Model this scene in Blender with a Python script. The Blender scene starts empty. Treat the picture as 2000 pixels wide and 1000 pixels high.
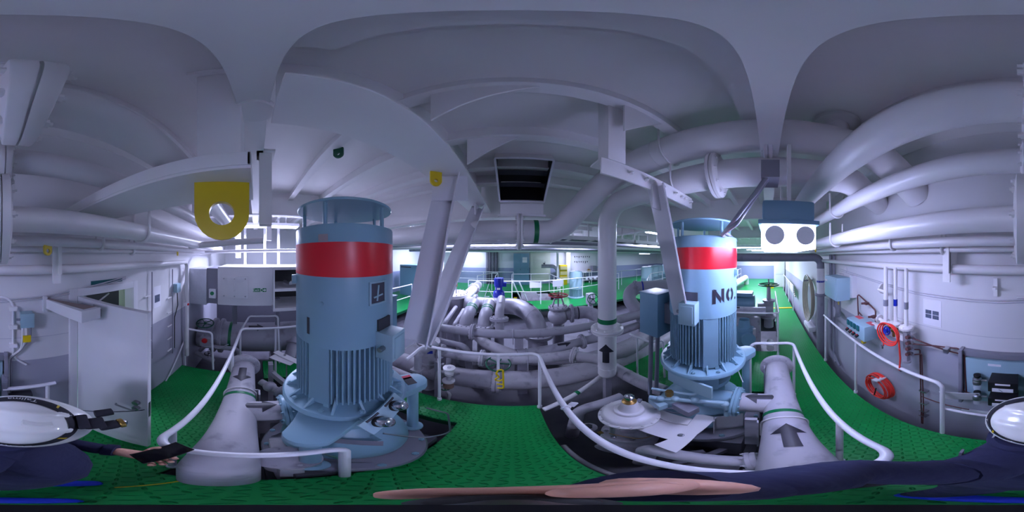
import bpy, math, random
from mathutils import Vector, Matrix
random.seed(7)
SC = bpy.context.scene
COL = SC.collection
PI = math.pi
V = Vector
H = 2.25                                   # eye height of the photographer's raised camera (m)
X3, Y3, Z3 = V((1,0,0)), V((0,1,0)), V((0,0,1))

# ---------------------------------------------------------------- measuring helpers (panorama pixel -> place)
def _d(x, y):
    az, el = math.radians((x-1000)*.18), math.radians((500-y)*.18)
    return math.sin(az), math.cos(az), math.tan(el)
def onZ(x, y, z):
    s, c, t = _d(x, y); d = (z-H)/t
    return V((s*d, c*d, z))
def onY(x, y, Y):
    s, c, t = _d(x, y); d = Y/c
    return V((s*d, Y, H+t*d))
def onX(x, y, X):
    s, c, t = _d(x, y); d = X/s
    return V((X, c*d, H+t*d))
def atd(x, y, d):
    s, c, t = _d(x, y)
    return V((s*d, c*d, H+t*d))

# ---------------------------------------------------------------- shape collector
def frame(ax, up=None):
    ax = V(ax).normalized()
    up = V(up) if up is not None else (Z3 if abs(ax.z) < .95 else X3)
    u = up - ax*up.dot(ax)
    if u.length < 1e-6: u = X3 - ax*ax.x
    u.normalize()
    return ax, u, ax.cross(u)
def fillet(pts, R, seg=8):
    pts = [V(p) for p in pts]
    if not R: return pts
    out = [pts[0]]
    for i in range(1, len(pts)-1):
        a, b, c = pts[i-1], pts[i], pts[i+1]
        d1, d2 = (a-b), (c-b)
        l1, l2 = d1.length, d2.length
        d1.normalize(); d2.normalize()
        ang = d1.angle(d2)
        if ang > PI-.03: out.append(b); continue
        t = min(R/math.tan(ang/2), l1*.49 if i > 1 else l1*.97, l2*.49 if i < len(pts)-2 else l2*.97)
        r = t*math.tan(ang/2)
        m = (d1+d2).normalized()
        cen = b + m*(r/math.sin(ang/2))
        p0, p1 = b+d1*t-cen, b+d2*t-cen
        ax = p0.cross(p1).normalized(); th = p0.angle(p1)
        for k in range(seg+1):
            out.append(cen + Matrix.Rotation(th*k/seg, 3, ax) @ p0)
    out.append(pts[-1])
    return out
class S:
    def __init__(s, M=None): s.v, s.f, s.M = [], [], M
    def add(s, vs, fs):
        b = len(s.v)
        s.v += [(s.M @ V(v)) if s.M else V(v) for v in vs]
        s.f += [tuple(i+b for i in f) for f in fs]
        return s
    def box(s, c, d, R=None):
        c = V(c); x, y, z = d[0]/2, d[1]/2, d[2]/2
        vs = [V((i,j,k)) for i in (-x,x) for j in (-y,y) for k in (-z,z)]
        if R is not None: vs = [R @ v for v in vs]
        return s.add([c+v for v in vs], [(0,1,3,2),(4,6,7,5),(0,4,5,1),(2,3,7,6),(0,2,6,4),(1,5,7,3)])
    def b2(s, x0, x1, y0, y1, z0, z1):
        return s.box(((x0+x1)/2,(y0+y1)/2,(z0+z1)/2), (abs(x1-x0),abs(y1-y0),abs(z1-z0)))
    def bar(s, p, q, w, h, up=None):
        p, q = V(p), V(q)
        ax, u, n = frame(q-p, up)
        vs = [e + n*(w/2*i) + u*(h/2*j) for e in (p,q) for i in (-1,1) for j in (-1,1)]
        return s.add(vs, [(0,1,3,2),(4,6,7,5),(0,4,5,1),(2,3,7,6),(0,2,6,4),(1,5,7,3)])
    def cyl(s, p, q, r, r2=None, n=24, cap=True):
        p, q = V(p), V(q); r2 = r if r2 is None else r2
        ax, u, w = frame(q-p)
        vs = []
        for e, rr in ((p,r),(q,r2)):
            vs += [e + (u*math.cos(2*PI*k/n) + w*math.sin(2*PI*k/n))*rr for k in range(n)]
        fs = [(k,(k+1)%n,n+(k+1)%n,n+k) for k in range(n)]
        if cap: fs += [tuple(range(n-1,-1,-1)), tuple(range(n,2*n))]
        return s.add(vs, fs)
    def tube(s, pts, r, bend=0, n=16, closed=False, seg=8):
        P = fillet(pts, bend, seg) if not closed else [V(p) for p in pts]
        m = len(P)
        T = []
        for i in range(m):
            a = P[(i-1)%m] if (closed or i > 0) else P[i]
            b = P[(i+1)%m] if (closed or i < m-1) else P[i]
            T.append((b-a).normalized())
        ax, u, w = frame(T[0])
        vs = []
        rr = r if callable(r) else (lambda t: r)
        for i in range(m):
            if i:
                q = T[i-1].rotation_difference(T[i]); u = q @ u
                u = (u - T[i]*u.dot(T[i])).normalized()
            w = T[i].cross(u)
            R_ = rr(i/max(1,m-1))
            vs += [P[i] + (u*math.cos(2*PI*k/n) + w*math.sin(2*PI*k/n))*R_ for k in range(n)]
        fs = []
        for i in range(m if closed else m-1):
            a, b = i*n, ((i+1)%m)*n
            fs += [(a+k, a+(k+1)%n, b+(k+1)%n, b+k) for k in range(n)]
        if not closed: fs += [tuple(range(n-1,-1,-1)), tuple(range((m-1)*n, m*n))]
        return s.add(vs, fs)
    def lathe(s, prof, o=(0,0,0), ax=(0,0,1), n=32, sc=(1,1)):
        o = V(o); ax, u, w = frame(ax)
        vs, fs = [], []
        m = len(prof)
        for r, t in prof:
            vs += [o + ax*t + (u*(math.cos(2*PI*k/n)*sc[0]) + w*(math.sin(2*PI*k/n)*sc[1]))*max(r,1e-4) for k in range(n)]
        for i in range(m-1):
            fs += [(i*n+k, i*n+(k+1)%n, (i+1)*n+(k+1)%n, (i+1)*n+k) for k in range(n)]
        fs += [tuple(range(n-1,-1,-1)), tuple(range((m-1)*n, m*n))]
        return s.add(vs, fs)
    def ball(s, c, r, sc=(1,1,1), n=20, R=None):
        c = V(c); m = n//2
        vs, fs = [], []
        for i in range(m+1):
            th = PI*i/m
            for k in range(n):
                v = V((math.sin(th)*math.cos(2*PI*k/n)*sc[0], math.sin(th)*math.sin(2*PI*k/n)*sc[1], math.cos(th)*sc[2]))*r
                if R is not None: v = R @ v
                vs.append(c+v)
        for i in range(m):
            fs += [(i*n+k, (i+1)*n+k, (i+1)*n+(k+1)%n, i*n+(k+1)%n) for k in range(n)]
        return s.add(vs, fs)
    def ring(s, c, ax, R, r, n=32, m=10, a0=0, a1=2*PI):
        ax, u, w = frame(ax); c = V(c)
        full = abs(a1-a0-2*PI) < 1e-6
        k = n if full else n+1
        pts = [c + (u*math.cos(a0+(a1-a0)*i/n) + w*math.sin(a0+(a1-a0)*i/n))*R for i in range(k)]
        return s.tube(pts, r, n=m, closed=full)
    def prism(s, poly, o, ux, uy, t):
        o, ux, uy = V(o), V(ux), V(uy); nz = ux.cross(uy).normalized()
        n = len(poly)
        vs = [o+ux*a+uy*b for a, b in poly] + [o+ux*a+uy*b+nz*t for a, b in poly]
        return s.add(vs, [tuple(range(n-1,-1,-1)), tuple(range(n,2*n))] + [(k,(k+1)%n,n+(k+1)%n,n+k) for k in range(n)])

LOC = {}
def out(s, name, mat, par=None, loc=None, sharp=38, bev=0):
    """link the collected shape as ONE mesh object (a part when par is given)"""
    if par is not None: o0 = LOC[par.name]
    elif loc is not None: o0 = V(loc)
    else:
        xs = [v.x for v in s.v]; ys = [v.y for v in s.v]; zs = [v.z for v in s.v]
        o0 = V(((min(xs)+max(xs))/2, (min(ys)+max(ys))/2, min(zs)))
    me = bpy.data.meshes.new(name)
    me.from_pydata([v-o0 for v in s.v], [], s.f)
    me.validate(); me.update()
    import bmesh
    bm = bmesh.new(); bm.from_mesh(me)
    bmesh.ops.recalc_face_normals(bm, faces=bm.faces)
    if bev:
        es = [e for e in bm.edges if len(e.link_faces) == 2 and e.calc_face_angle(0) > .9]
        bmesh.ops.bevel(bm, geom=es, offset=bev, segments=2, profile=.6, affect='EDGES', clamp_overlap=True)
    bm.to_mesh(me); bm.free()
    me.polygons.foreach_set('use_smooth', [True]*len(me.polygons))
    me.set_sharp_from_angle(angle=math.radians(sharp))
    me.materials.append(mat)
    o = bpy.data.objects.new(name, me); COL.objects.link(o)
    if par is not None: o.parent = par
    else: o.location = o0
    LOC[o.name] = o0
    return o
def tag(o, label, cat, group=None, kind=None):
    if label: o['label'] = label
    if cat: o['category'] = cat
    if group: o['group'] = group
    if kind: o['kind'] = kind
    return o
def thing(name, label, cat, loc=(0,0,0), group=None):
    o = bpy.data.objects.new(name, None); COL.objects.link(o)
    o.empty_display_size = .1
    o.location = loc; LOC[o.name] = V(loc)
    return tag(o, label, cat, group)
def struct(s, name, mat, par=None, **k):
    o = out(s, name, mat, par, **k)
    if par is None: o['kind'] = 'structure'
    return o
def copy_tree(o, par=None, delta=None):
    c = o.copy(); COL.objects.link(c)
    if par is not None: c.parent = par
    else: c.location = o.location + delta
    LOC[c.name] = LOC[o.name] + delta
    for ch in list(o.children): copy_tree(ch, c, delta)
    return c

# ---------------------------------------------------------------- materials
def lin(r, g, b):
    f = lambda c: (c/255/12.92) if c/255 <= .04045 else ((c/255+.055)/1.055)**2.4
    return (f(r), f(g), f(b), 1)
def mat(name, rgb, rough=.45, metal=0, var=.06, vscale=6, bump=.0, bscale=60, emit=0, coat=0, dirt=None):
    m = bpy.data.materials.new(name); m.use_nodes = True
    nt = m.node_tree; b = nt.nodes['Principled BSDF']
    b.inputs['Roughness'].default_value = rough
    b.inputs['Metallic'].default_value = metal
    if coat: b.inputs['Coat Weight'].default_value = coat
    c = lin(*rgb)
    tc = nt.nodes.new('ShaderNodeTexCoord')
    nz = nt.nodes.new('ShaderNodeTexNoise'); nz.inputs['Scale'].default_value = vscale; nz.inputs['Detail'].default_value = 5
    nt.links.new(tc.outputs['Object'], nz.inputs['Vector'])
    mx = nt.nodes.new('ShaderNodeMix'); mx.data_type = 'RGBA'
    lo = tuple(x*(1-var) for x in c[:3])+(1,) ; hi = tuple(min(1,x*(1+var)) for x in c[:3])+(1,)
    mx.inputs[6].default_value = lo; mx.inputs[7].default_value = hi
    nt.links.new(nz.outputs['Fac'], mx.inputs[0])
    last = mx.outputs[2]
    if dirt:
        n2 = nt.nodes.new('ShaderNodeTexNoise'); n2.inputs['Scale'].default_value = dirt[1]; n2.inputs['Detail'].default_value = 8
        nt.links.new(tc.outputs['Object'], n2.inputs['Vector'])
        cr = nt.nodes.new('ShaderNodeValToRGB'); cr.color_ramp.elements[0].position = dirt[2]; cr.color_ramp.elements[1].position = dirt[2]+.22
        nt.links.new(n2.outputs['Fac'], cr.inputs[0])
        m2 = nt.nodes.new('ShaderNodeMix'); m2.data_type = 'RGBA'
        m2.inputs[7].default_value = lin(*dirt[0])
        nt.links.new(cr.outputs[0], m2.inputs[0]); nt.links.new(last, m2.inputs[6]); last = m2.outputs[2]
    nt.links.new(last, b.inputs['Base Color'])
    if bump:
        n3 = nt.nodes.new('ShaderNodeTexNoise'); n3.inputs['Scale'].default_value = bscale; n3.inputs['Detail'].default_value = 3
        nt.links.new(tc.outputs['Object'], n3.inputs['Vector'])
        bp = nt.nodes.new('ShaderNodeBump'); bp.inputs['Strength'].default_value = bump; bp.inputs['Distance'].default_value = .01
        nt.links.new(n3.outputs['Fac'], bp.inputs['Height']); nt.links.new(bp.outputs[0], b.inputs['Normal'])
    if emit:
        b.inputs['Emission Color'].default_value = c; b.inputs['Emission Strength'].default_value = emit
    return m
M = {}
M['white']  = mat('white_paint', (222,220,224), .38, var=.03, bump=.06, bscale=25)
M['ceil']   = mat('ceiling_paint', (234,231,231), .5, var=.03, bump=.05, bscale=14)
M['girder'] = mat('girder_paint', (234,231,232), .45, var=.03, bump=.05, bscale=14)
M['pipe']   = mat('pipe_white_paint', (222,218,220), .33, var=.03, bump=.04, bscale=18)
M['pgrey']  = mat('pipe_grey_paint', (158,155,166), .42, var=.07, vscale=4, bump=.08, bscale=22, dirt=((120,116,122),5,.58))
M['dust']   = mat('dusty_grey_paint', (178,174,182), .5, var=.08, vscale=5, bump=.12, bscale=30, dirt=((118,116,124),7,.56))
M['rail']   = mat('rail_white_paint', (226,224,230), .3, var=.02)
M['blue']   = mat('motor_blue_paint', (130,166,183), .36, var=.04, vscale=5, bump=.03, bscale=40)
M['blued']  = mat('cabinet_blue_paint', (108,146,168), .42, var=.04)
M['bluel']  = mat('box_light_blue_paint', (150,180,192), .42, var=.03)
M['red']    = mat('red_paint', (222,24,42), .3, var=.04)
M['green']  = mat('marking_green_paint', (0,112,66), .4, var=.04)
M['gwheel'] = mat('handwheel_green_paint', (6,84,58), .4, var=.06)
M['rwheel'] = mat('handwheel_red_paint', (168,40,56), .4, var=.06)
M['yellow'] = mat('yellow_paint', (214,184,10), .4, var=.08, vscale=14)
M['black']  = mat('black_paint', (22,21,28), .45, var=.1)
M['arrow']  = mat('arrow_black_paint', (40,38,50), .5, var=.2, vscale=20)
M['bilge']  = mat('bilge_floor_paint', (84,82,92), .55, var=.15, vscale=3, bump=.2, bscale=12, dirt=((58,55,64),2.2,.5))
M['steel']  = mat('steel', (170,170,176), .32, 1, var=.08, vscale=20)
M['chrome'] = mat('polished_steel', (205,205,212), .15, 1, var=.03)
M['dark']   = mat('dark_grey_paint', (58,58,68), .55, var=.1)
M['wire']   = mat('wire_pale_grey', (190,188,196), .5, var=.05)
M['mid']    = mat('mid_grey_paint', (128,127,140), .5, var=.08, dirt=((90,88,96),4,.6))
M['rubber'] = mat('black_rubber', (24,24,28), .6, var=.1)
M['copper'] = mat('brown_copper_tube', (104,66,68), .4, .4, var=.15, vscale=30)
M['brass']  = mat('brass', (168,132,78), .35, .9, var=.1)
M['hose']   = mat('red_hose_rubber', (224,52,44), .38, var=.05, vscale=30)
M['hosec']  = mat('clear_braided_hose', (168,160,140), .4, var=.12, vscale=30)
M['paper']  = mat('paper', (228,226,232), .7, var=.02)
M['bluact'] = mat('actuator_blue_paint', (16,36,150), .35, var=.05)
M['teal']   = mat('sign_teal', (12,92,98), .5, var=.05)
M['sgreen'] = mat('sign_green', (10,120,72), .5, var=.03)
M['swhite'] = mat('sign_white', (235,238,236), .5, var=.01)
M['navy']   = mat('navy_coverall_cloth', (26,30,66), .85, var=.12, vscale=18, bump=.9, bscale=16)
M['skin']   = mat('skin', (216,160,138), .5, var=.06, vscale=10, bump=.1, bscale=70)
M['helmet'] = mat('helmet_white_plastic', (236,236,232), .22, var=.01, coat=.4)
M['strap']  = mat('strap_black_web', (24,24,38), .7, var=.15, vscale=40)
M['shoe']   = mat('shoe_cover_blue', (14,52,205), .5, var=.06, bump=.2, bscale=40)
M['hair']   = mat('black_hair', (24,20,20), .55, var=.2, vscale=60)
M['phone']  = mat('phone_black_glass', (16,16,20), .12, var=.05)
M['gold']   = mat('lamp_gold_bezel', (200,160,90), .25, .9, var=.05)
M['wallc']  = mat('wall_cream_paint', (206,210,196), .5, var=.03)
M['lagg']   = mat('insulation_foil', (200,202,212), .28, .35, var=.1, vscale=12, bump=.7, bscale=30)
M['cable']  = mat('cable_grey', (70,70,84), .6, var=.2, vscale=15)
M['tube']   = mat('lamp_tube_glow', (215,220,255), .4, emit=24, var=0)
M['tubef']  = mat('lamp_tube_glow_soft', (215,220,255), .4, emit=16, var=0)
M['refl']   = mat('lamp_reflector', (240,240,245), .3, var=.01)
def glass(name, rgb, rough, alpha):
    m = mat(name, rgb, rough, var=.01); b = m.node_tree.nodes['Principled BSDF']
    b.inputs['Transmission Weight'].default_value = .0
    b.inputs['Alpha'].default_value = alpha
    return m
M['clear'] = glass('filter_bowl_clear', (225,228,245), .12, .3)
M['lit'] = glass('lamp_lit_cover', (205,212,255), .2, .4)
_b = M['lit'].node_tree.nodes['Principled BSDF']; _b.inputs['Emission Color'].default_value = lin(205,212,255); _b.inputs['Emission Strength'].default_value = 31

def two_tone(name, hi, lo, z):
    m = mat(name, hi, .42, var=.02, bump=.05, bscale=10); nt = m.node_tree; b = nt.nodes['Principled BSDF']
    old = b.inputs['Base Color'].links[0].from_socket
    g = nt.nodes.new('ShaderNodeNewGeometry'); sx = nt.nodes.new('ShaderNodeSeparateXYZ')
    nt.links.new(g.outputs['Position'], sx.inputs[0])
    lt = nt.nodes.new('ShaderNodeMath'); lt.operation = 'LESS_THAN'; lt.inputs[1].default_value = z
    nt.links.new(sx.outputs['Z'], lt.inputs[0])
    mx = nt.nodes.new('ShaderNodeMix'); mx.data_type = 'RGBA'; mx.inputs[7].default_value = lin(*lo)
    nt.links.new(lt.outputs[0], mx.inputs[0]); nt.links.new(old, mx.inputs[6]); nt.links.new(mx.outputs[2], b.inputs['Base Color'])
    return m
M['wall'] = two_tone('wall_two_tone_paint', (216,214,216), (166,165,178), 1.31)
M['wallf'] = two_tone('far_wall_two_tone_paint', (214,214,220), (150,156,186), 1.3)

def tread():
    """green deck paint over raised tear-drop tread, alternating directions on a 45 degree lattice"""
    m = mat('green_tread_plate', (0,142,64), .30, var=.10, vscale=2.2)
    nt = m.node_tree; b = nt.nodes['Principled BSDF']; N = nt.nodes; L = nt.links
    g = N.new('ShaderNodeNewGeometry'); sx = N.new('ShaderNodeSeparateXYZ'); L.new(g.outputs['Position'], sx.inputs[0])
    def mth(op, a, bb=None, c=None):
        n = N.new('ShaderNodeMath'); n.operation = op
        for i, q in enumerate((a, bb, c)):
            if q is None: continue
            if isinstance(q, (int, float)): n.inputs[i].default_value = q
            else: L.new(q, n.inputs[i])
        return n.outputs[0]
    P = .046
    u = mth('DIVIDE', sx.outputs['X'], P); v = mth('DIVIDE', sx.outputs['Y'], P)
    par = mth('MODULO', mth('ABSOLUTE', mth('ADD', mth('FLOOR', u), mth('FLOOR', v))), 2)
    par = mth('ROUND', par)
    fu = mth('SUBTRACT', mth('FRACT', u), .5); fv = mth('SUBTRACT', mth('FRACT', v), .5)
    a = mth('ADD', fu, fv); c = mth('SUBTRACT', fu, fv)
    # swap the long axis by parity
    ip = mth('SUBTRACT', 1, par)
    p1 = mth('ADD', mth('MULTIPLY', a, par), mth('MULTIPLY', c, ip))
    p2 = mth('ADD', mth('MULTIPLY', c, par), mth('MULTIPLY', a, ip))
    e = mth('ADD', mth('POWER', mth('ABSOLUTE', mth('DIVIDE', p1, .62)), 2), mth('POWER', mth('ABSOLUTE', mth('DIVIDE', p2, .2)), 2))
    h = mth('MAXIMUM', mth('SUBTRACT', 1, e), 0)
    bp = N.new('ShaderNodeBump'); bp.inputs['Strength'].default_value = 1; bp.inputs['Distance'].default_value = .012
    L.new(h, bp.inputs['Height']); L.new(bp.outputs[0], b.inputs['Normal'])
    return m
M['tread'] = tread()
M['edge'] = mat('deck_edge_green', (0,70,44), .5, var=.1)
def hazard():
    m = mat('hazard_stripes', (220,190,20), .5); nt = m.node_tree; b = nt.nodes['Principled BSDF']
    g = nt.nodes.new('ShaderNodeNewGeometry'); sx = nt.nodes.new('ShaderNodeSeparateXYZ'); nt.links.new(g.outputs['Position'], sx.inputs[0])
    a = nt.nodes.new('ShaderNodeMath'); a.operation = 'ADD'; nt.links.new(sx.outputs['X'], a.inputs[0]); nt.links.new(sx.outputs['Z'], a.inputs[1])
    d = nt.nodes.new('ShaderNodeMath'); d.operation = 'MULTIPLY'; d.inputs[1].default_value = 9; nt.links.new(a.outputs[0], d.inputs[0])
    f = nt.nodes.new('ShaderNodeMath'); f.operation = 'FRACT'; nt.links.new(d.outputs[0], f.inputs[0])
    c = nt.nodes.new('ShaderNodeMath'); c.operation = 'GREATER_THAN'; c.inputs[1].default_value = .5; nt.links.new(f.outputs[0], c.inputs[0])
    mx = nt.nodes.new('ShaderNodeMix'); mx.data_type = 'RGBA'; mx.inputs[6].default_value = lin(220,190,20); mx.inputs[7].default_value = lin(25,25,28)
    nt.links.new(c.outputs[0], mx.inputs[0]); nt.links.new(mx.outputs[2], b.inputs['Base Color'])
    return m
M['hazard'] = hazard()

# ---------------------------------------------------------------- common fittings
_bolt = {}
def bolt_mesh(r, half, m):
    k = (round(r,4), round(half,4), m.name)
    if k not in _bolt:
        s = S()
        s.cyl((0,0,-half-r*1.7), (0,0,half+r*1.7), r*.55, n=10)
        for sg in (-1, 1): s.cyl((0,0,sg*half), (0,0,sg*(half+r*1.1)), r, n=6)
        me = bpy.data.meshes.new('bolt'); me.from_pydata(s.v, [], s.f); me.update(); me.materials.append(m)
        _bolt[k] = me
    return _bolt[k]
def bolts(par, p, ax, R, n, r, half, m=None, a0=.2, a1=2*PI+.2):
    ax, u, w = frame(ax); p = V(p); me = bolt_mesh(r, half, m or M['pipe'])
    for k in range(n):
        t = a0+(a1-a0)*k/n
        o = bpy.data.objects.new('bolt', me); COL.objects.link(o); o.parent = par
        o.location = p + (u*math.cos(t)+w*math.sin(t))*R - LOC[par.name]
        o.rotation_mode = 'QUATERNION'; o.rotation_quaternion = Z3.rotation_difference(ax)
        LOC[o.name] = LOC[par.name]
def flange(par, p, ax, R, t=.022, nb=8, m=None, pair=True, sep=True, br=None, blind=False):
    """a bolted flange pair; bolts are sub-parts when sep, else they are part of a small far flange's mesh"""
    ax = V(ax).normalized(); p = V(p); m = m or M['pipe']; br = br or R*.085
    s = S()
    if pair:
        s.lathe([(R*.72,-t-.012),(R*.98,-t-.002),(R,-t+.002),(R,-.003),(R*.93,-.003),(R*.93,.003),(R,.003),(R,t-.002),(R*.98,t+.002),(R*.72,t+.012)], p, ax, 36)
    else:
        s.lathe([(R*.97,-t/2),(R,-t/2+.003),(R,t/2-.003),(R*.97,t/2)], p, ax, 36)
    half = (t if pair else t/2)
    if not sep and nb:
        a_, u, w = frame(ax)
        for k in range(nb):
            q = p + (u*math.cos(2*PI*k/nb+.2)+w*math.sin(2*PI*k/nb+.2))*R*.83
            s.cyl(q-ax*(half+br*1.3), q+ax*(half+br*1.3), br, n=6)
    f = out(s, 'flange', m, par)
    if sep and nb: bolts(f, p, ax, R*.83, nb, br, half, m)
    return f
def band(par, p, ax, r, L=.05, m=None, name='colour_band'):
    ax = V(ax).normalized(); p = V(p)
    s = S(); s.lathe([(r-.004,-L/2),(r+.002,-L/2),(r+.002,L/2),(r-.004,L/2)], p, ax, 36)
    return out(s, name, m or M['green'], par)
def arrow(par, p, ax, face, r, L=.16, W=.09, m=None):
    """flow arrow painted on the pipe wall, pointing along ax"""
    ax = V(ax).normalized(); f = V(face); f = (f-ax*f.dot(ax)).normalized(); w = ax.cross(f); p = V(p)
    rows = [(0,.3),(.2,.3),(.4,.3),(.58,.3),(.58,.75),(.72,.5),(.86,.25),(1,.01)]
    n = 8; vs = []; fs = []
    for t, hw in rows:
        for k in range(n+1):
            th = (hw*W*(2*k/n-1))/r
            vs.append(p + ax*(L*(t-.5)) + (f*math.cos(th)+w*math.sin(th))*(r+.0025))
    for i in range(len(rows)-1):
        if i == 3: continue
        fs += [(i*(n+1)+k, i*(n+1)+k+1, (i+1)*(n+1)+k+1, (i+1)*(n+1)+k) for k in range(n)]
    return out(S().add(vs, fs), 'flow_arrow', m or M['arrow'], par)
def pipe(name, label, pts, r, bend=0, m=None, cat='pipe', group=None, n=24, seg=8, caps=False):
    p0 = V(pts[0])
    t = thing(name, label, cat, p0, group)
    s = S(); s.tube(pts, r, bend, n, seg=seg)
    out(s, 'pipe_run', m or M['pipe'], t)
    return t
def handwheel(par, c, ax, R, r=.011, spokes=5, m=None, name='handwheel'):
    ax, u, w = frame(ax); c = V(c)
    s = S(); s.ring(c, ax, R, r, 32, 8)
    for k in range(spokes):
        t = 2*PI*k/spokes
        s.cyl(c, c+(u*math.cos(t)+w*math.sin(t))*R, r*.75, n=8)
    s.cyl(c-ax*.02, c+ax*.02, r*2.2, n=12)
    return out(s, name, m or M['gwheel'], par)
def ubolt(par, p, ax, r, leg=None, t=.008, dirv=Z3, m=None, L=.06):
    """clamp strap around a pipe with two legs going along dirv"""
    ax = V(ax).normalized(); dv = V(dirv); dv = (dv-ax*dv.dot(ax)).normalized(); w = ax.cross(dv); p = V(p)
    R = r+t
    pts = [p+dv*(L+r)+w*R]
    for k in range(13):
        a = PI*k/12
        pts.append(p + w*(R*math.cos(a)) - dv*(R*math.sin(a)))
    pts.append(p+dv*(L+r)-w*R)
    s = S(); s.tube(pts, t, n=8)
    return out(s, 'pipe_clamp', m or M['pipe'], par)
def handrail(label, pts, posts, r=.019, bend=.09, group=None, name='handrail', z0=0, m=None):
    p0 = V(pts[0])
    t = thing(name, label, 'railing', (p0.x, p0.y, z0), group)
    s = S(); s.tube(pts, r, bend, 12); out(s, 'rail', m or M['rail'], t)
    for q in posts:
        x, y, zt = q[:3]; zb = q[3] if len(q) > 3 else z0
        s = S(); s.cyl((x,y,zb), (x,y,zt), r*.9, n=12); s.cyl((x,y,zb), (x,y,zb+.05), r*1.35, n=12)
        out(s, 'post', m or M['rail'], t)
    return t
def text_shape(txt, size, fn, thick=0):
    """built-in lettering turned into faces and laid on a surface by fn(x, y)"""
    cu = bpy.data.curves.new('lettering', 'FONT'); cu.body = txt; cu.size = size; cu.align_x = 'CENTER'; cu.align_y = 'CENTER'; cu.resolution_u = 3
    ob = bpy.data.objects.new('lettering', cu); COL.objects.link(ob)
    bpy.context.view_layer.update()
    me = bpy.data.meshes.new_from_object(ob)
    vs = [fn(v.co.x, v.co.y) for v in me.vertices]; fs = [tuple(p.vertices) for p in me.polygons]
    bpy.data.objects.remove(ob); bpy.data.curves.remove(cu); bpy.data.meshes.remove(me)
    return S().add(vs, fs)
# ================================================================= THE ROOM
ZC = 3.45; ZP = -.55
X0, X1, Y0, Y1 = -6.6, 16, -1.25, 13
DX0, DX1, DZ = -1.31, -.63, 1.9            # door opening
s = S()
s.b2(X0-.1, DX0, Y0-.1, Y0, ZP, ZC); s.b2(DX1, X1, Y0-.1, Y0, ZP, ZC); s.b2(DX0, DX1, Y0-.1, Y0, DZ, ZC); s.b2(DX0, DX1, Y0-.1, Y0, ZP, -.05)
struct(s, 'wall_back', M['wall'])
struct(S().b2(X0-.1, X0, Y0, Y1, ZP, ZC), 'wall_left', M['wallf'])
struct(S().b2(X0-.1, X1+.1, Y1, Y1+.1, ZP, ZC), 'wall_front', M['wallf'])
struct(S().b2(X1, X1+.1, Y0-.1, Y1, ZP, ZC), 'wall_right', M['wallf'])
struct(S().b2(X0-.1, X1+.1, Y0-.1, Y1+.1, ZC, ZC+.1), 'ceiling', M['ceil'])
struct(S().b2(X0-.1, X1+.1, Y0-.1, Y1+.1, ZP-.1, ZP), 'floor', M['bilge'])
# green tread plate walkways above the bilge
def deck(rects, t=.05, name='walkway', z=0):
    s = S()
    for a, b, c, d in rects: s.b2(a, b, c, d, z-t, z)
    o = struct(s, name, M['tread'])
    e = S()
    for a, b, c, d in rects:
        for (p, q) in (((a,c),(b,c)),((b,c),(b,d)),((b,d),(a,d)),((a,d),(a,c))):
            e.bar((p[0],p[1],z-.065), (q[0],q[1],z-.065), .012, .1)
    k = out(e, 'edge_strip', M['edge'], o)
    return o
deck([(-.45, .28, -.31, 1.3), (-1.35, .28, 1.3, 1.71)])
deck([(-2.56, -.42, Y0, -.31), (-.42, 3.0, -1.03, -.31)])
deck([(2.05, 3.0, -.31, 1.25), (1.72, 3.0, 1.25, 2.3)])
deck([(-3.0, -2.42, .12, 1.9)])
deck([(3.0, 5.9, -1.03, -.25), (5.9, X1, -1.03, 4.6), (3.0, 3.4, -.25, 2.3)])
deck([(X0, 0, 6.55, Y1), (2.3, 13, 6.55, Y1), (0, 2.3, 6.55, 7.9), (0, 2.3, 10.2, Y1), (5.9, X1, 4.6, 6.55), (X0, -4.0, 2.6, 6.55)])
struct(S().b2(-.56, 1.3, Y0, Y0+.002, 1.552, 1.557), 'trim_1', M['wire'])
# supports below the decks
s = S()
for x, y in ((-.4,-.25),(-.4,1.25),(.22,-.2),(.22,1.66),(-1.3,1.66),(-2.5,-1.1),(-2.5,-.4),(-1.4,-.4),(2.1,-.4),(2.1,1.2),(2.9,-.9),(1.5,-.95)):
    s.b2(x-.03, x+.03, y-.03, y+.03, ZP, -.05)
struct(s, 'walkway_support', M['mid'])
# door: frame, open leaf, closer
dr = struct(S().b2(DX0-.07, DX0, Y0-.11, Y0+.03, 0, DZ+.07).b2(DX1, DX1+.07, Y0-.11, Y0+.03, 0, DZ+.07).b2(DX0, DX1, Y0-.11, Y0+.03, DZ, DZ+.07).b2(DX0, DX1, Y0-.1, Y0+.02, -.04, .03), 'door_1', M['white'], bev=.004)
hinge = V((DX1-.02, Y0+.03, 0)); free = V((-.757, -.58, 0))
ld = (free-hinge).normalized(); ln = V((ld.y, -ld.x, 0))
LW = (free-hinge).length
Rl = Matrix(((ld.x, ln.x, 0), (ld.y, ln.y, 0), (0, 0, 1)))
ML = Matrix.Translation(hinge) @ Rl.to_4x4()
s = S(ML); s.b2(0, LW, -.022, .022, .04, 1.905); leaf = out(s, 'door_leaf', M['white'], dr, bev=.004)
sd = -1 if ln.dot(V((1,0,0))) < 0 else 1
s = S(ML)
for z in (1.04, .96):
    s.cyl((LW-.07, .022, z), (LW-.07, .05, z), .024, n=16); s.cyl((LW-.07, -.022, z), (LW-.07, -.05, z), .024, n=16)
s.tube([(LW-.07, .05, .96), (LW-.07, .075, .96), (LW-.2, .075, .96), (LW-.2,.06,.96)], .008, .015, 8)
s.tube([(LW-.07, -.05, .96), (LW-.07, -.075, .96), (LW-.2, -.075, .96), (LW-.2,-.06,.96)], .008, .015, 8)
out(s, 'door_handle', M['steel'], leaf)
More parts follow.
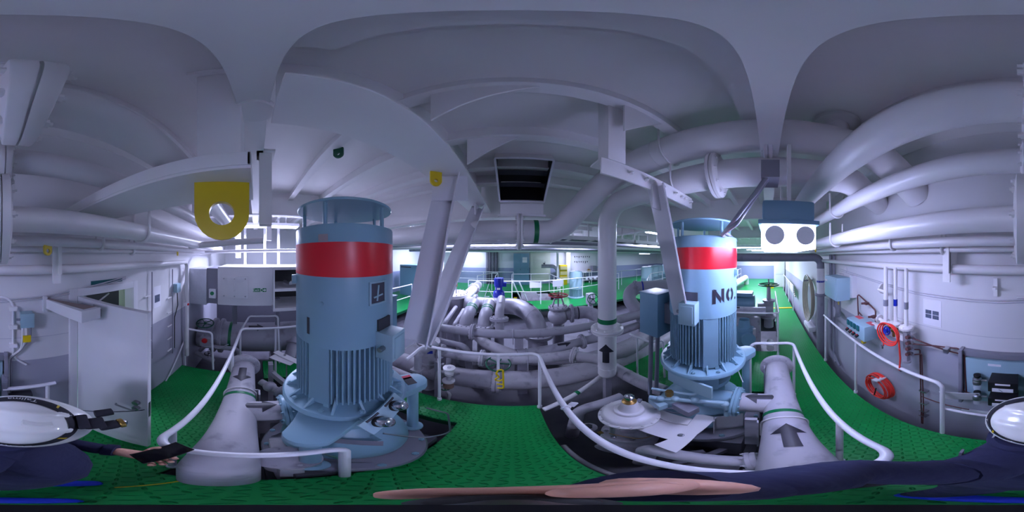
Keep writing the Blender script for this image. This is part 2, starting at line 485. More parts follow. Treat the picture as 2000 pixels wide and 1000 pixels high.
s = S(ML); s.b2(LW-.003, LW+.002, -.012, .012, .82, 1.06); out(s, 'lock_plate', M['steel'], leaf)
s = S(ML); s.b2(.06, .28, .022, .07, 1.80, 1.86); out(s, 'door_closer', M['mid'], leaf, bev=.004)
s = S(); s.tube([ML @ V((.2,.05,1.865)), ML @ V((.25,.12,1.872)), V((-1.0, Y0-.02, 1.872))], .008, 0, 8); out(s, 'closer_arm', M['steel'], leaf)
s = S()
for z in (.3, 1.0, 1.6): s.cyl(hinge+V((0,.0,z)), hinge+V((0,0,z+.09)), .014, n=12)
out(s, 'hinge', M['steel'], dr)
s = S(); s.tube([ML @ V((LW, .0, .96)), ML @ V((LW*.97, .028*sd, .95)), ML @ V((LW*.5, .03*sd, .66)), ML @ V((.04,.03*sd,.40))], .0035, .2, 6); out(s, 'tether_cord', M['navy'], leaf)
# the space seen through the doorway
s = S(); s.b2(-3.2, .6, -4.6, Y0-.1, -.1, 0); struct(s, 'floor_beyond_door', M['tread'])
s = S(); s.b2(-3.3, -3.2, -4.6, Y0-.1, 0, 2.7); s.b2(.6, .7, -4.6, Y0-.1, 0, 2.7); s.b2(-3.3, .7, -4.7, -4.6, 0, 2.7); struct(s, 'wall_beyond_door', M['wallc'])
struct(S().b2(-3.3, .7, -4.7, Y0-.1, 2.7, 2.8), 'ceiling_beyond_door', M['ceil'])

# ceiling girders: T sections, web up to the plating
def girder(p, q, zb, fw, ft=.018, wt=.012, side=0, name='ceiling_girder', m=None, web=True):
    p, q = V(p), V(q); d = (q-p).normalized(); n = V((-d.y, d.x, 0))
    s = S()
    s.bar((p.x,p.y,zb+ft/2), (q.x,q.y,zb+ft/2), fw, ft)
    if web:
        o = n*side
        s.bar((p.x+o.x,p.y+o.y,(zb+ft+ZC)/2), (q.x+o.x,q.y+o.y,(zb+ft+ZC)/2), wt, ZC-zb-ft)
    return struct(s, name, m or M['girder'], bev=.003)
girder((-4.6,-.01), (15.9,-.01), 3.0, .115)                                  # right over the camera, athwart
struct(S().b2(-.3, 6, -.09, .16, 3.31, 3.33), 'ceiling_girder', M['girder'])
girder((-.49,.06), (-.49,2.55), 2.94, .32)                                   # deep girder beside the left pump
girder((-6.5,2.62), (15.9,2.62), 2.86, .16)
for y in (.62, 1.18, 1.76, 2.2, 3.3, 4.1, 5.0, 6.0, 7.0, 8.0, 9.2, 10.4, 11.6, -.62):
    girder((-6.5,y), (15.9,y), 3.30, .09, .014, .01)
for x in (-3.9, 3.2, 6.6, 10.4):
    girder((x,2.7), (x,12.9), 2.92, .2)
for x in (-2.9, 3.2, 6.6, 10.4): girder((x,-1.2), (x,2.54), 2.98, .16)
# gussets between girders
s = S()
for (x, y, dx) in ((-.33,.62,.45),(-.33,1.18,.4),(.5,.62,.3),(-.64,.62,-.3),(-.64,1.18,-.3),(-.64,1.76,-.3)):
    a = V((x,y-.005,3.31)); s.prism([(0,0),(dx,0),(0,-.3)], a, (1,0,0), (0,0,1), .01)
struct(s, 'ceiling_gusset', M['girder'])
# box beam from the wall that carries the big lifting eye, and its hanger column
s = S(); s.b2(-.845, -.50, Y0, -.015, 2.55, 2.565); s.b2(-.515, -.50, Y0, -.015, 2.565, 2.625); s.b2(-.845, -.83, Y0, -.015, 2.565, 2.625); s.b2(-.845,-.50,-.03,-.015,2.565,2.625); s.b2(-.83,-.515,Y0,-.03,2.612,2.625)
struct(s, 'lifting_beam', M['girder'], bev=.004)
s = S(); s.b2(-.72, -.55, -.21, -.05, 2.625, 3.44); s.b2(-.75, -.52, -.24, -.02, 3.40, 3.445); struct(s, 'ceiling_hanger_column', M['girder'], bev=.006)
s = S(); s.b2(-1.10, -1.02, .02, .10, 2.45, 3.02); s.b2(-1.13,-.99,0,.12,3.0,3.02); struct(s, 'ceiling_hanger_column', M['girder'], bev=.004)
s = S(); s.cyl((-.60,-.005,2.98), (-.60,-.005,3.03), .075, n=24); struct(s, 'ceiling_collar', M['girder'])
s = S(); s.b2(.44, .55, .655, .755, 2.79, 3.44); struct(s, 'ceiling_hanger_column', M['girder'], bev=.004)
s = S(); s.b2(-4.08, -3.96, -.5, -.38, 2.2, 3.44); s.b2(-3.2,-3.1,.2,.3,2.55,3.3); struct(s, 'ceiling_hanger_column', M['girder'])
PW1, PW2, PW3, PW4, PW5 = 3, 180, 85, 225, 60
EXPO = 0.15
# ================================================================= THE TWO VERTICAL PUMPS
CM1 = V((-.89, .536, 0)); CM2 = V((1.365, .574, 0))
def pump_proto(c):
    t = thing('vertical_pump', '', 'pump', (c.x, c.y, ZP))
    T = Matrix.Translation(c)
    N = lambda: S(T)
    B = M['blue']
    out(N().b2(-.42, .42, -.42, .42, ZP, .10).b2(-.50,.50,-.50,.50,ZP,-.4), 'foundation', M['dark'], t, bev=.01)
    bs = out(N().lathe([(.44,.10),(.50,.11),(.51,.17),(.50,.20),(.42,.24),(.3,.25)], n=56), 'base_plate', M['mid'], t)
    bolts(bs, c+V((0,0,.20)), Z3, .475, 14, .02, .015, B)
    out(N().lathe([(.34,.24),(.385,.30),(.40,.40),(.39,.50),(.34,.60),(.26,.68),(.20,.72),(.19,.84),(.25,.92),(.25,.97),(.2,.97)], n=48), 'volute', B, t)
    # lantern between casing and motor: four windows
    s = N()
    for a in (0, 1.57, 3.14, 4.71):
        ca, sa = math.cos(a+.55), math.sin(a+.55)
        s.bar((ca*.25, sa*.25, .93), (ca*.29, sa*.29, 1.2), .15, .025, up=(ca, sa, 0))
    s.lathe([(.3,1.165),(.33,1.17),(.33,1.2),(.25,1.2)], n=40).cyl((0,0,.9),(0,0,1.2),.05)
    out(s, 'motor_stool', B, t)
    # inlet nozzle with its flange
    out(N().cyl((-.18,0,.75), (-.18,-.335,.75), .115), 'inlet_nozzle', B, t)
    flange(t, c+V((-.18,-.345,.75)), Y3, .175, .022, 10, B, br=.013)
    # three columns with ears
    for a in (62, -46):
        a = math.radians(a); ca, sa = math.cos(a), math.sin(a); e = V((ca, sa, 0)); w = V((-sa, ca, 0))
        s = N(); s.cyl(e*.475+V((0,0,.25)), e*.475+V((0,0,1.07)), .042)
        s.lathe([(.075,.25),(.075,.275),(.045,.285)], e*.475)
        s.ring(e*.475+V((0,0,1.0)), Z3, .046, .006)
        k = out(s, 'column', B, t)
        s = N(); poly = [(.27,.16),(.40,.12)] + [(.475+.105*math.cos(b), .105*math.sin(b)) for b in [math.radians(x) for x in (60,40,20,0,-20,-40,-60)]] + [(.40,-.12),(.27,-.16)]
        s.prism(poly, (0,0,1.065), e, w, .075 if w.cross(e).z < 0 else .075)
        out(s, 'column_ear', B, k, bev=.012)
    # motor flange with radial gussets
    fl = out(N().lathe([(.27,1.185),(.375,1.19),(.385,1.2),(.385,1.225),(.375,1.24),(.26,1.25)], n=64), 'motor_flange', B, t)
    bolts(fl, c+V((0,0,1.225)), Z3, .345, 12, .014, .022, B)
    for k in range(16):
        a = 2*PI*k/16+.1; e = V((math.cos(a), math.sin(a), 0))
        s = N(); s.prism([(.24,1.24),(.365,1.24),(.27,1.335),(.24,1.335)], V((-e.y*.006, e.x*.006, 0)), e, Z3, .012); out(s, 'gusset', B, t)
    # finned frame
    s = N(); s.lathe([(.24,1.235),(.262,1.27),(.262,1.80)], n=64)
    pads = [-146, -56, 34, 124]
    for k in range(72):
        d = k*5-2.5
        off = min(abs((d-p+180)%360-180) for p in pads)
        a = math.radians(d); e = V((math.cos(a), math.sin(a), 0))
        if off < 12: continue
        s.bar(e*.28+V((0,0,1.29)), e*.28+V((0,0,1.79)), .0075, .042, up=e)
    for p in pads:
        a = math.radians(p); e = V((math.cos(a), math.sin(a), 0)); w = V((-e.y, e.x, 0))
        s.bar(e*.272+V((0,0,1.27)), e*.272+V((0,0,1.79)), .115, .05, up=e)
        for sg in (-1, 1): s.bar(e*.285+w*.045*sg+V((0,0,1.24)), e*.285+w*.045*sg+V((0,0,1.285)), .03, .03, up=e)
    out(s, 'finned_frame', B, t)
    # fan cowl with rounded shoulder
    out(N().lathe([(.285,1.765),(.303,1.765),(.303,2.392),(.300,2.402),(.29,2.405),(.2,2.406)], n=72), 'fan_cowl', B, t)
    out(N().lathe([(.301,2.152),(.3045,2.152),(.3045,2.315),(.301,2.315)], n=72), 'red_band', M['red'], t)
    cp = out(N().lathe([(.27,2.523),(.292,2.522),(.295,2.526),(.295,2.534),(.29,2.537),(.1,2.54)], n=64), 'rain_canopy', B, t)
    for k in range(5):
        a = 2*PI*k/5+.35; out(N().cyl((.262*math.cos(a),.262*math.sin(a),2.40),(.262*math.cos(a),.262*math.sin(a),2.528), .012, n=10), 'canopy_post', B, cp)
    # terminal box on the far side
    x = out(N().box((-.14,.425,1.68),(.24,.22,.43)), 'terminal_box', M['blued'], t, bev=.008)
    out(N().box((-.14,.425,1.90),(.25,.23,.014)), 'terminal_box_lid', M['blued'], x, bev=.003)
    s = N(); s.box((-.10,.31,1.7),(.12,.12,.2)); s.cyl((-.2,.44,1.47),(-.2,.46,.5),.022).cyl((-.1,.44,1.47),(-.1,.46,.5),.022)
    out(s, 'cable_gland', M['mid'], x)
    # cast lifting ears on the cowl
    for a in (-98, 82):
        a = math.radians(a); e = V((math.cos(a), math.sin(a), 0)); w = V((-e.y, e.x, 0))
        s = N(); s.box(e*.315+V((0,0,2.115)), (.03,.03,.05), Matrix.Rotation(a,3,'Z')); out(s, 'lifting_lug', B, t, bev=.004)
    return t
p1 = pump_proto(CM1)
p2 = copy_tree(p1, None, CM2-CM1)
tag(p1, 'blue vertical motor pump with plain red-banded cowl, beside the centre walkway and wide braces', 'pump', 'vertical ballast pumps')
tag(p2, 'blue vertical motor pump with red band marked NO. in black stencil', 'pump', 'vertical ballast pumps')
def on_cyl(c, a0, z0, r, sgn=1):
    return lambda x, y: V((c.x+r*math.cos(a0+x/r), c.y+r*math.sin(a0+x/r), z0+y))
def cowl_patch(par, c, adeg, z, w, h, m, name, r=.3045, n=6):
    f = on_cyl(c, math.radians(adeg), z, r); vs = []; fs = []
    for i in range(n+1):
        x = w*(i/n-.5); vs += [f(x,-h/2), f(x,h/2)]
    for i in range(n): fs.append((2*i,2*i+2,2*i+3,2*i+1))
    return out(S().add(vs, fs), name, m, par)
# left pump: inspection opening, slot, small plates
op = cowl_patch(p1, CM1, 2, 2.066, .115, .115, M['cable'], 'inspection_opening')
s = S(); f = on_cyl(CM1, math.radians(2), 2.066, .306)
for a, b, d in ((-.052,0,.014),(.052,0,.014)): s.bar(f(a,-.058), f(a,.058), .01, .008, up=(1,0,0))
for b in (-.055,.055): s.tube([f(-.055,b), f(0,b), f(.055,b)], .005, n=6)
s.bar(f(-.03,-.02), f(.03,-.01), .008,.006, up=(1,0,0)); s.bar(f(-.01,-.04), f(.0,.04), .008,.006, up=(1,0,0))
out(s, 'opening_guard', M['bluel'], op)
cowl_patch(p1, CM1, -67, 1.88, .02, .10, M['dark'], 'cowl_slot')
cowl_patch(p1, CM1, -50, 2.335, .05, .035, mat('small_label_beige', (168,150,150), .5), 'rating_label', .3055)
out(S().cyl(CM1+V((math.cos(-.9)*.3,math.sin(-.9)*.3,2.02)), CM1+V((math.cos(-.9)*.309,math.sin(-.9)*.309,2.02)), .011, n=12), 'plug', M['blue'], p1)
cowl_patch(p2, CM2, -118, 2.335, .045, .03, M['swhite'], 'rating_label', .3055)
# right pump: stencilled NO.
def stencil(par, c):
    f = on_cyl(c, math.radians(-122), 1.945, .3055)
    h = .115; b = .026; vs = []; fs = []
    def quad(pts):
        k = len(vs); vs.extend(f(x, y) for x, y in pts); fs.append(tuple(range(k, k+len(pts))))
    o = -.07
    quad([(o-.05,-h/2),(o-.05+b,-h/2),(o-.05+b,h/2-.03),(o-.05,h/2)]); quad([(o+.05-b,-h/2+.03),(o+.05,-h/2),(o+.05,h/2),(o+.05-b,h/2)])
    quad([(o-.018,h/2-.005),(o-.05+.006,h/2),(o-.018,h/2-.055)]) ; quad([(o-.02,h/2-.012),(o-.02,h/2-.058),(o+.02,-h/2+.0),(o+.02,-h/2+.048)])
    o = .045
    for sg in (-1, 1):
        pts = [(o+sg*.008, sg_ ) for sg_ in ()]
        outer = [(o+sg*.045*math.sin(t), (h/2)*math.cos(t)) for t in [PI*k/10 for k in range(1,10)]]
        inner = [(o+sg*.02*math.sin(t), (h/2-.026)*math.cos(t)) for t in [PI*k/10 for k in range(1,10)]]
        for k in range(8): quad([outer[k], outer[k+1], inner[k+1], inner[k]])
    quad([(.115,-h/2),(.137,-h/2),(.137,-h/2+.022),(.115,-h/2+.022)])
    return out(S().add(vs, fs), 'stencil_lettering', M['arrow'], par)
stencil(p2, CM2)
s = S()
for k in range(7): 
    f = on_cyl(CM2, math.radians(-84), 1.80+k*.035, .3055); s.add([f(-.012,0),f(.0,0),f(.0,.016),(f(-.012,.016))],[(0,1,2,3)])
out(s, 'cowl_slot', M['dark'], p2)
# brace bracket boxes on the cowls
def brace_box(par, c, adeg, z):
    a = math.radians(adeg); e = V((math.cos(a), math.sin(a), 0)); R = Matrix.Rotation(a, 3, 'Z')
    k = out(S().box(c+e*.345+V((0,0,z)), (.10,.12,.17), R), 'brace_bracket', M['bluel'], par, bev=.006)
    w = V((-e.y, e.x, 0))
    out(S().box(c+e*.305+V((0,0,z+.10)), (.012,.10,.10), R), 'bracket_recess', M['dark'], k)
    q = c+e*.345-w*.06+V((0,0,z)); out(S().cyl(q, q-w*.035, .014, n=6), 'bolt', M['steel'], k)
    q = c+e*.395+V((0,0,z)); out(S().box(q, (.012,.09,.13), R), 'bracket_cover', M['bluel'], k, bev=.003)
brace_box(p1, CM1, 10, 1.77)
brace_box(p2, CM2, 186, 1.83)
# left pump: gauge plate with two transmitters on the flange, name plate, yellow tag, seal pipes
gp = V((-.49, .50, 1.24)); gu = V((-.30,.95,.10)).normalized(); gn = V((.8,.25,.55)).normalized(); gn = (gn-gu*gn.dot(gu)).normalized(); gv = gn.cross(gu)
s = S(); R = Matrix((gu, gv, gn)).transposed(); s.box(gp, (.32,.11,.012), R); g = out(s, 'gauge_plate', M['bluel'], p1, bev=.003)
for dx in (-.075, .075):
    q = gp+gu*dx-gv*.005+gn*.006
    a = out(S().cyl(q, q+gn*.012, .04), 'gauge_gasket', M['rubber'], g)
    out(S().lathe([(.0,0),(.036,.0),(.036,.035),(.03,.05),(.02,.055)], q+gn*.012, gn), 'pressure_transmitter', M['chrome'], g)
    out(S().box(gp+gu*dx+gv*.043+gn*.008, (.09,.012,.006), R), 'gauge_nameplate', M['dark'], g)
out(S().bar(gp-gn*.01, gp-gn*.01-V((.14,.02,.03)), .2, .012), 'gauge_bracket', M['blue'], g)
e62 = V((math.cos(math.radians(62)), math.sin(math.radians(62)), 0)); w62 = V((-e62.y, e62.x, 0))
R = Matrix.Rotation(math.radians(62-90), 3, 'Z')
q = CM1+e62*.45+V((0,0,1.142)); out(S().box(q+w62*.0, (.10,.07,.003), R), 'warning_plate', M['arrow'], p1); out(S().box(q+e62*.0+w62*.055, (.05,.075,.003), R), 'warning_plate', mat('warning_red_label', (205,70,90), .5), p1)
out(S().box(q+V((.05,-.09,-.015)), (.05,.035,.02), R), 'yellow_tag', M['yellow'], p1)
s = S()
s.tube([CM1+V((.42,.28,.98)), CM1+V((.52,.36,.85)), CM1+V((.56,.3,.55)), CM1+V((.45,.2,.5)), CM1+V((.3,.05,.66))], .007, .08, 8)
s.tube([CM1+V((.10,-.38,.62)), CM1+V((.30,-.30,.60)), CM1+V((.36,-.22,.4))], .009, .04, 8)
out(s, 'seal_pipe', M['steel'], p1)
out(S().bar(CM1+V((.10,-.34,.705)), CM1+V((.40,-.05,.705)), .05, .006).bar(CM1+V((.12,-.36,.71)), CM1+V((.04,-.42,.60)), .10, .006), 'label_strip', M['mid'], p1)
out(S().bar(CM1+V((.30,-.02,.62)), CM1+V((.34,-.02,.72)), .01, .06), 'lifting_tab', M['blue'], p1)
q = CM1+V((.40,-.22,.262)); out(S().box(q, (.18,.07,.004), Matrix.Rotation(.9,3,'Z')), 'name_plate', M['mid'], p1)
# right pump: priming pipework and switch box in front of the stool
s = S(); o = CM2
s.tube([o+V((-.52,.18,.92)), o+V((-.43,.0,.92)), o+V((-.36,-.16,.9)), o+V((-.30,-.30,.86)), o+V((-.30,-.30,.62))], .022, .05, 12)
s.tube([o+V((-.47,.2,1.0)), o+V((-.42,.06,1.0)), o+V((-.36,-.1,.98)), o+V((-.3,-.12,1.1))], .014, .04, 10)
for p in ((-.49,.10,.93),(-.44,.02,.93),(-.38,-.1,.92),(-.31,-.29,.85)): s.ball(o+V(p), .032)
pw = out(s, 'priming_pipework', M['bluel'], p2)
out(S().box(o+V((-.44,-.06,.82)), (.10,.16,.09), Matrix.Rotation(-.3,3,'Z')), 'switch_box', M['mid'], pw, bev=.006)
out(S().box(o+V((-.5,.12,.84)), (.07,.14,.07), Matrix.Rotation(-.3,3,'Z')), 'solenoid_block', M['bluel'], pw, bev=.006)
out(S().cyl(o+V((-.45,.06,.97)), o+V((-.45,.06,1.03)), .03, n=6), 'solenoid_cap', M['brass'], pw)
out(S().box(o+V((-.33,-.02,1.08)), (.02,.42,.16), Matrix.Rotation(-.25,3,'Z')), 'stool_cover', M['bluel'], p2, bev=.004)
s = S(); s.tube([o+V((-.5,.0,.85)), o+V((-.50,.16,.7)), o+V((-.46,.3,.45)), o+V((-.3,.42,.4))], .006, .1, 8); s.tube([o+V((-.40,.30,.98)), o+V((-.47,.22,.8)), o+V((-.44,.05,.6)), o+V((-.40,-.10,.75))], .006, .12, 8)
out(s, 'hose_line', M['mid'], p2)
s = S(); s.tube([o+V((.05,-.28,1.17)), o+V((-.05,-.37,.95))], .005, 0, 6); out(s, 'stay_wire', M['rail'], p2)

# ================================================================= MAIN PIPING BY THE PUMPS
# left suction header
t = pipe('suction_pipe', 'thick pale grey pipe with green band running to the left pump', [(-1.86,-.14,.75),(-.47,-.11,.75),(-.47,-.11,-.5)], .125, .17, M['dust'], n=36)
flange(t, (-1.87,-.14,.75), X3, .19, .024, 12, M['dust'], br=.012)
out(S().cyl((-1.07,-.13,.75), (-1.07,.17,.75), .11), 'branch', M['dust'], t)
band(t, (-1.24,-.128,.75), (1,0,0), .126, .035)
ubolt(t, (-1.31,-.128,.75), X3, .126, t=.007, dirv=-Z3, L=.14)
arrow(t, (-1.55,-.132,.75), X3, Z3, .125, .26, .13)
arrow(t, (-1.07,.02,.75), Y3, Z3, .11, .24, .11)
out(S().b2(-1.36,-1.27,.02,.035,.25,.80).b2(-1.36,-1.35,-.02,.035,.25,.80), 'support_angle', M['pgrey'], t)
out(S().b2(-1.99,-1.9,-.24,-.03,ZP,.62), 'support_post', M['dust'], t)
# right suction header
t = pipe('suction_pipe', 'thick pale grey pipe with black arrows running to the right pump', [(1.85,-.10,.75),(.42,-.09,.75),(.42,-.09,-.5)], .125, .17, M['dust'], n=36)
flange(t, (1.86,-.10,.75), X3, .19, .024, 12, M['dust'], br=.012)
out(S().cyl((1.185,-.09,.75), (1.185,.205,.75), .11), 'branch', M['dust'], t)
band(t, (.99,-.093,.75), X3, .126, .035)
ubolt(t, (.90,-.093,.75), X3, .126, t=.007, dirv=-Z3, L=.14)
arrow(t, (.70,-.092,.75), X3, Z3, .125, .25, .12)
arrow(t, (1.185,.06,.75), Y3, Z3, .11, .22, .11)
out(S().b2(1.76,1.86,.03,.045,ZP,.80).b2(1.85,1.86,-.02,.045,ZP,.8), 'support_angle', M['pgrey'], t)
out(S().b2(.87,.93,.05,.06,.2,.82).b2(.9,.93,.05,.13,.2,.82), 'support_angle', M['pgrey'], t)
t = pipe('branch_pipe', 'small grey flanged branch pipe below the right arrow pipe', [(.55,-.02,.58),(.53,.12,.565),(.55,.50,.46),(.60,.58,-.4)], .055, .16, M['dust'], n=20)
flange(t, (.535,.05,.568), (-.2,1,-.1), .10, .018, 6, M['dust'], br=.012)
# big S shaped delivery pipe overhead
t = pipe('delivery_pipe', 'large white overhead pipe bending upward past the air duct, with a green band', [(-4.6,1.98,2.55),(.58,1.98,2.55),(1.0,1.52,3.16),(1.03,1.2,3.19),(1.03,-.80,3.19),(.97,-1.3,2.86)], .142, .32, n=40, seg=12)
flange(t, (.09,1.98,2.55), X3, .225, .026, 12, br=.014)
band(t, (.285,1.98,2.55), X3, .143, .055)
flange(t, (1.03,.0,3.19), Y3, .22, .026, 12, br=.014)
for p, a in (((.48,1.98,2.55),X3),((-1.9,1.98,2.55),X3),((1.03,.80,3.19),Y3)):
    out(S().ring(p, a, .142, .004, 40, 6), 'weld_bead', M['pipe'], t)
ubolt(t, (1.03,.70,3.19), Y3, .142, dirv=Z3, L=.08)
out(S().cyl((1.03,-.46,3.24),(1.03,-.46,3.44),.09).lathe([(.1,3.40),(.16,3.41),(.17,3.44)],(1.03,-.46,0)), 'vent_stub', M['pipe'], t)
# riser
t = pipe('riser_pipe', 'white vertical pipe with green band and black up arrow near the rail', [(1.15,1.74,.44),(1.15,1.74,2.905),(1.15,-.62,2.905),(1.55,-1.3,2.88)], .12, .30, n=36, seg=12)
out(S().ball((1.15,1.74,.45), .12, (1,1,.8), 28), 'pipe_cap', M['pipe'], t)
out(S().ring((1.15,1.74,.58), Z3, .12, .004, 40, 6), 'weld_bead', M['pipe'], t)
f = flange(t, (1.15,1.74,1.25), Z3, .21, .028, 10, br=.016)
band(t, (1.15,1.74,1.395), Z3, .1215, .065)
arrow(t, (1.15,1.74,.90), Z3, (-.66,-.75,0), .12, .33, .14)
flange(t, (1.15,.37,2.905), Y3, .195, .026, 10, br=.012)
ubolt(t, (1.15,.70,2.905), Y3, .12, dirv=Z3, L=.06)
out(S().bar((1.15,1.74,-.5),(1.15,1.74,.38),.07,.09), 'support_post', M['pgrey'], t)
# support angle with bolts under the two overhead pipes
t = thing('pipe_support', 'white bolted angle bar hanging below the two big overhead pipes', 'bracket', (.82,.69,2.70))
out(S().b2(.40,1.30,.655,.667,2.68,2.785).b2(.40,1.30,.655,.77,2.773,2.785), 'angle_bar', M['girder'], t, bev=.002)
for x in (.58,.70,.75,.86,1.01,1.11,1.16,1.25): out(S().cyl((x,.655,2.735),(x,.632,2.735),.013,n=6).cyl((x,.632,2.735),(x,.622,2.735),.007,n=8), 'bolt', M['girder'], t)
# diagonal braces
def brace(label, p, q, w, group, up=(0,0,1)):
    p, q = V(p), V(q); t = thing('diagonal_brace', label, 'brace', q, group)
    ax, u, n = frame(q-p, up)
    L = (q-p).length
    s = S(); s.bar(p, q, w, .012, up=u); s.bar(p+n*(w/2-.006)-u*.04, q+n*(w/2-.006)-u*.04, .012, w*.75, up=u)
    out(s, 'angle_bar', M['rail'], t, bev=.002)
    return t, ax, u, n
t, ax, u, n = brace('wide white diagonal brace from the girder to the left pump', (-.50,1.20,2.93), (-.555,.80,1.68), .165, 'pump braces', (-.47,.88,0))
out(S().box(V((-.46,1.15,2.80)), (.27,.012,.26), Matrix.Rotation(.3,3,'Z')@Matrix.Rotation(-.28,3,'X')), 'gusset_plate', M['rail'], t, bev=.003)
out(S().box(V((-.585,.74,1.70)), (.10,.14,.012), Matrix.Rotation(.2,3,'Y')), 'end_plate', M['rail'], t)
t, ax, u, n = brace('rear white diagonal brace leaning behind the wide brace', (-.46,2.15,2.92), (-.57,.90,1.62), .16, 'pump braces', (-.35,.9,-.4))
out(S().box(V((-.46,2.10,2.86)), (.02,.22,.16)), 'gusset_plate', M['rail'], t, bev=.003)
t, ax, u, n = brace('slim white diagonal brace down to the right pump', (.80,.66,2.72), (1.05,.62,1.80), .11, 'pump braces', (.83,.56,0))
out(S().box(V((.82,.652,2.64)), (.13,.012,.17)), 'gusset_plate', M['rail'], t, bev=.003)
# rails round the pits
handrail('white rail round the centre walkway and right pump pit', [(-1.02,1.36,1.0),(-1.0,1.66,1.07),(.28,1.72,1.07),(.285,-.31,1.07),(2.0,-.31,1.06),(2.0,.22,1.06),(2.0,.22,0)],
    [(-.80,1.675,1.07),(.285,1.66,1.07),(.285,.06,1.07),(.66,-.31,1.06),(1.93,-.31,1.06)], .02, .1, z0=0)
handrail('white rail between the left pump and the open door', [(-.43,.26,0),(-.43,.26,1.06),(-.43,-.325,1.06),(-2.48,-.22,1.06),(-2.52,.9,1.06),(-2.52,1.8,1.06)],
    [(-.56,-.315,1.06),(-1.78,-.26,1.06),(-2.5,.3,1.06),(-2.52,1.75,1.06)], .02, .09)
handrail('white step-through gate rail beyond the left suction pipe', [(-2.88,-.28,0),(-2.9,-.28,.80),(-2.97,-.12,1.10),(-2.97,.40,1.10),(-2.9,.42,0)], [], .018, .06)
handrail('short white rail at the left end of the green walkway', [(-2.58,-1.2,0),(-2.58,-1.2,.9),(-2.6,-.72,.88),(-2.6,-.70,0)], [], .018, .06)
handrail('slanted white stair rail against the left wall end', [(-2.55,-1.21,.62),(-1.95,-1.23,-.05)], [], .012, 0)
handrail('white rail along the two-tone wall under the red hose', [(2.9,-1.04,1.08),(.57,-1.04,1.07),(.57,-1.04,0)], [(2.83,-1.04,1.08),(1.74,-1.04,1.08)], .019, .07)
handrail('low white rail behind the white helmet', [(.57,-1.06,.63),(-.10,-1.06,.63)], [(-.1,-1.06,.63)], .017, 0)
handrail('short white rail by the wall left of the helmet', [(-.02,-1.13,1.05),(-.40,-1.13,1.07)], [(-.34,-1.13,1.06)], .019, .0)
handrail('white corner rail behind the riser pipe', [(1.72,1.95,.9),(1.76,1.56,.88),(1.95,1.46,.86),(1.97,1.45,0)], [(1.74,1.8,.9)], .018, .06)
handrail('white rail around the small pump pit by the far walkway', [(3.2,2.2,1.06),(3.25,-.22,1.06),(5.4,-.24,1.06)], [(3.22,1.1,1.06),(3.25,-.2,1.06),(4.2,-.23,1.06),(5.3,-.24,1.06)], .018, .06)
# ================================================================= OVERHEAD: LAMPS, LONG WALL PIPES, DUCT, LIFTING EYES
def area(name, loc, rot, sx, sy, power, col=(.60,.65,1)):
    l = bpy.data.lights.new(name, 'AREA'); l.shape = 'RECTANGLE'; l.size = sx; l.size_y = sy; l.energy = power; l.color = col
    o = bpy.data.objects.new(name, l); COL.objects.link(o); o.location = loc; o.rotation_euler = rot
    return o
# near twin tube fixture hanging over the right pump's suction header
t = thing('ceiling_light', 'twin tube lamp in a clear cover hanging right of the right pump', 'light', (1.15,-.12,2.28))
hs = out(S().lathe([(.001,2.565),(.135,2.565),(.142,2.55),(.142,2.44),(.155,2.43),(.155,2.405),(.14,2.405)], (1.15,-.12,0), n=4), 'tmp', M['blued'], t)
bpy.data.objects.remove(hs)
out(S().b2(.84,1.50,-.25,.03,2.44,2.555), 'lamp_housing', M['blued'], t, bev=.018)
out(S().b2(.82,1.52,-.27,.05,2.415,2.44), 'housing_rim', M['blued'], t, bev=.006)
cv = S(); cv.b2(.835,1.505,-.255,.035,2.285,2.415); out(cv, 'lamp_cover', M['lit'], t, bev=.012)
for y in (-.195,-.035):
    k = out(S().cyl((.86,y,2.365),(1.48,y,2.365),.019,n=16), 'lamp_tube', M['tube'], t)
    out(S().cyl((.829,y,2.358),(.862,y,2.358),.05,n=28), 'tube_holder', M['refl'], t)
out(S().b2(.85,1.49,-.24,.02,2.405,2.414), 'reflector', M['refl'], t)
s = S()
for x in (.93,1.41): s.b2(x-.02,x+.02,-.13,-.11,2.55,3.0)
out(s, 'hanger', M['girder'], t)
s = S(); s.b2(.70,.83,-.05,.03,2.62,2.72); s.tube([(.72,.0,2.64),(.72,.05,2.55),(.80,.16,2.44),(1.1,.3,2.42),(1.8,.35,2.42)],.012,.08,10).tube([(.75,.0,2.64),(.75,.05,2.55),(.83,.16,2.42),(1.1,.32,2.40),(1.8,.37,2.40)],.012,.08,10)
out(s, 'lamp_cable', M['mid'], t)
for y in (-.195, -.035): pass
area('lamp_light', (1.17,-.115,2.34), (0,0,0), .6, .22, PW1)
# other tube fixtures of the engine room, some of them added as fill
def fixture(label, c, L, along, power, group=None, m='tubef', hang=True, zc=ZC):
    c = V(c); a = X3 if along == 'x' else Y3; b = Y3 if along == 'x' else X3
    t = thing('ceiling_light', label, 'light', c, group)
    s = S(); s.bar(c-a*L/2+Z3*.05, c+a*L/2+Z3*.05, .2, .07); out(s, 'lamp_housing', M['refl'], t, bev=.01)
    for sg in (-1, 1): out(S().cyl(c-a*(L/2-.04)+b*.055*sg, c+a*(L/2-.04)+b*.055*sg, .018, n=12), 'lamp_tube', M[m], t)
    if hang:
        s = S()
        for sg in (-1, 1): q = c+a*(L*.3*sg); s.cyl(q+Z3*.08, V((q.x,q.y,zc)), .012, n=8)
        out(s, 'hanger', M['girder'], t)
    area('lamp_light', c-Z3*.03, (0,0,0 if along == 'x' else PI/2), L, .2, power)
fixture('bright tube lamp seen past the left pump above the air box', (-3.75,.25,2.93), 1.5, 'y', PW2)
G = 'tube lamps of the far hall'
fixture('far wall tube lamp above the left cable bundle', (-3.2,12.2,2.75), 1.2, 'x', PW3, G)
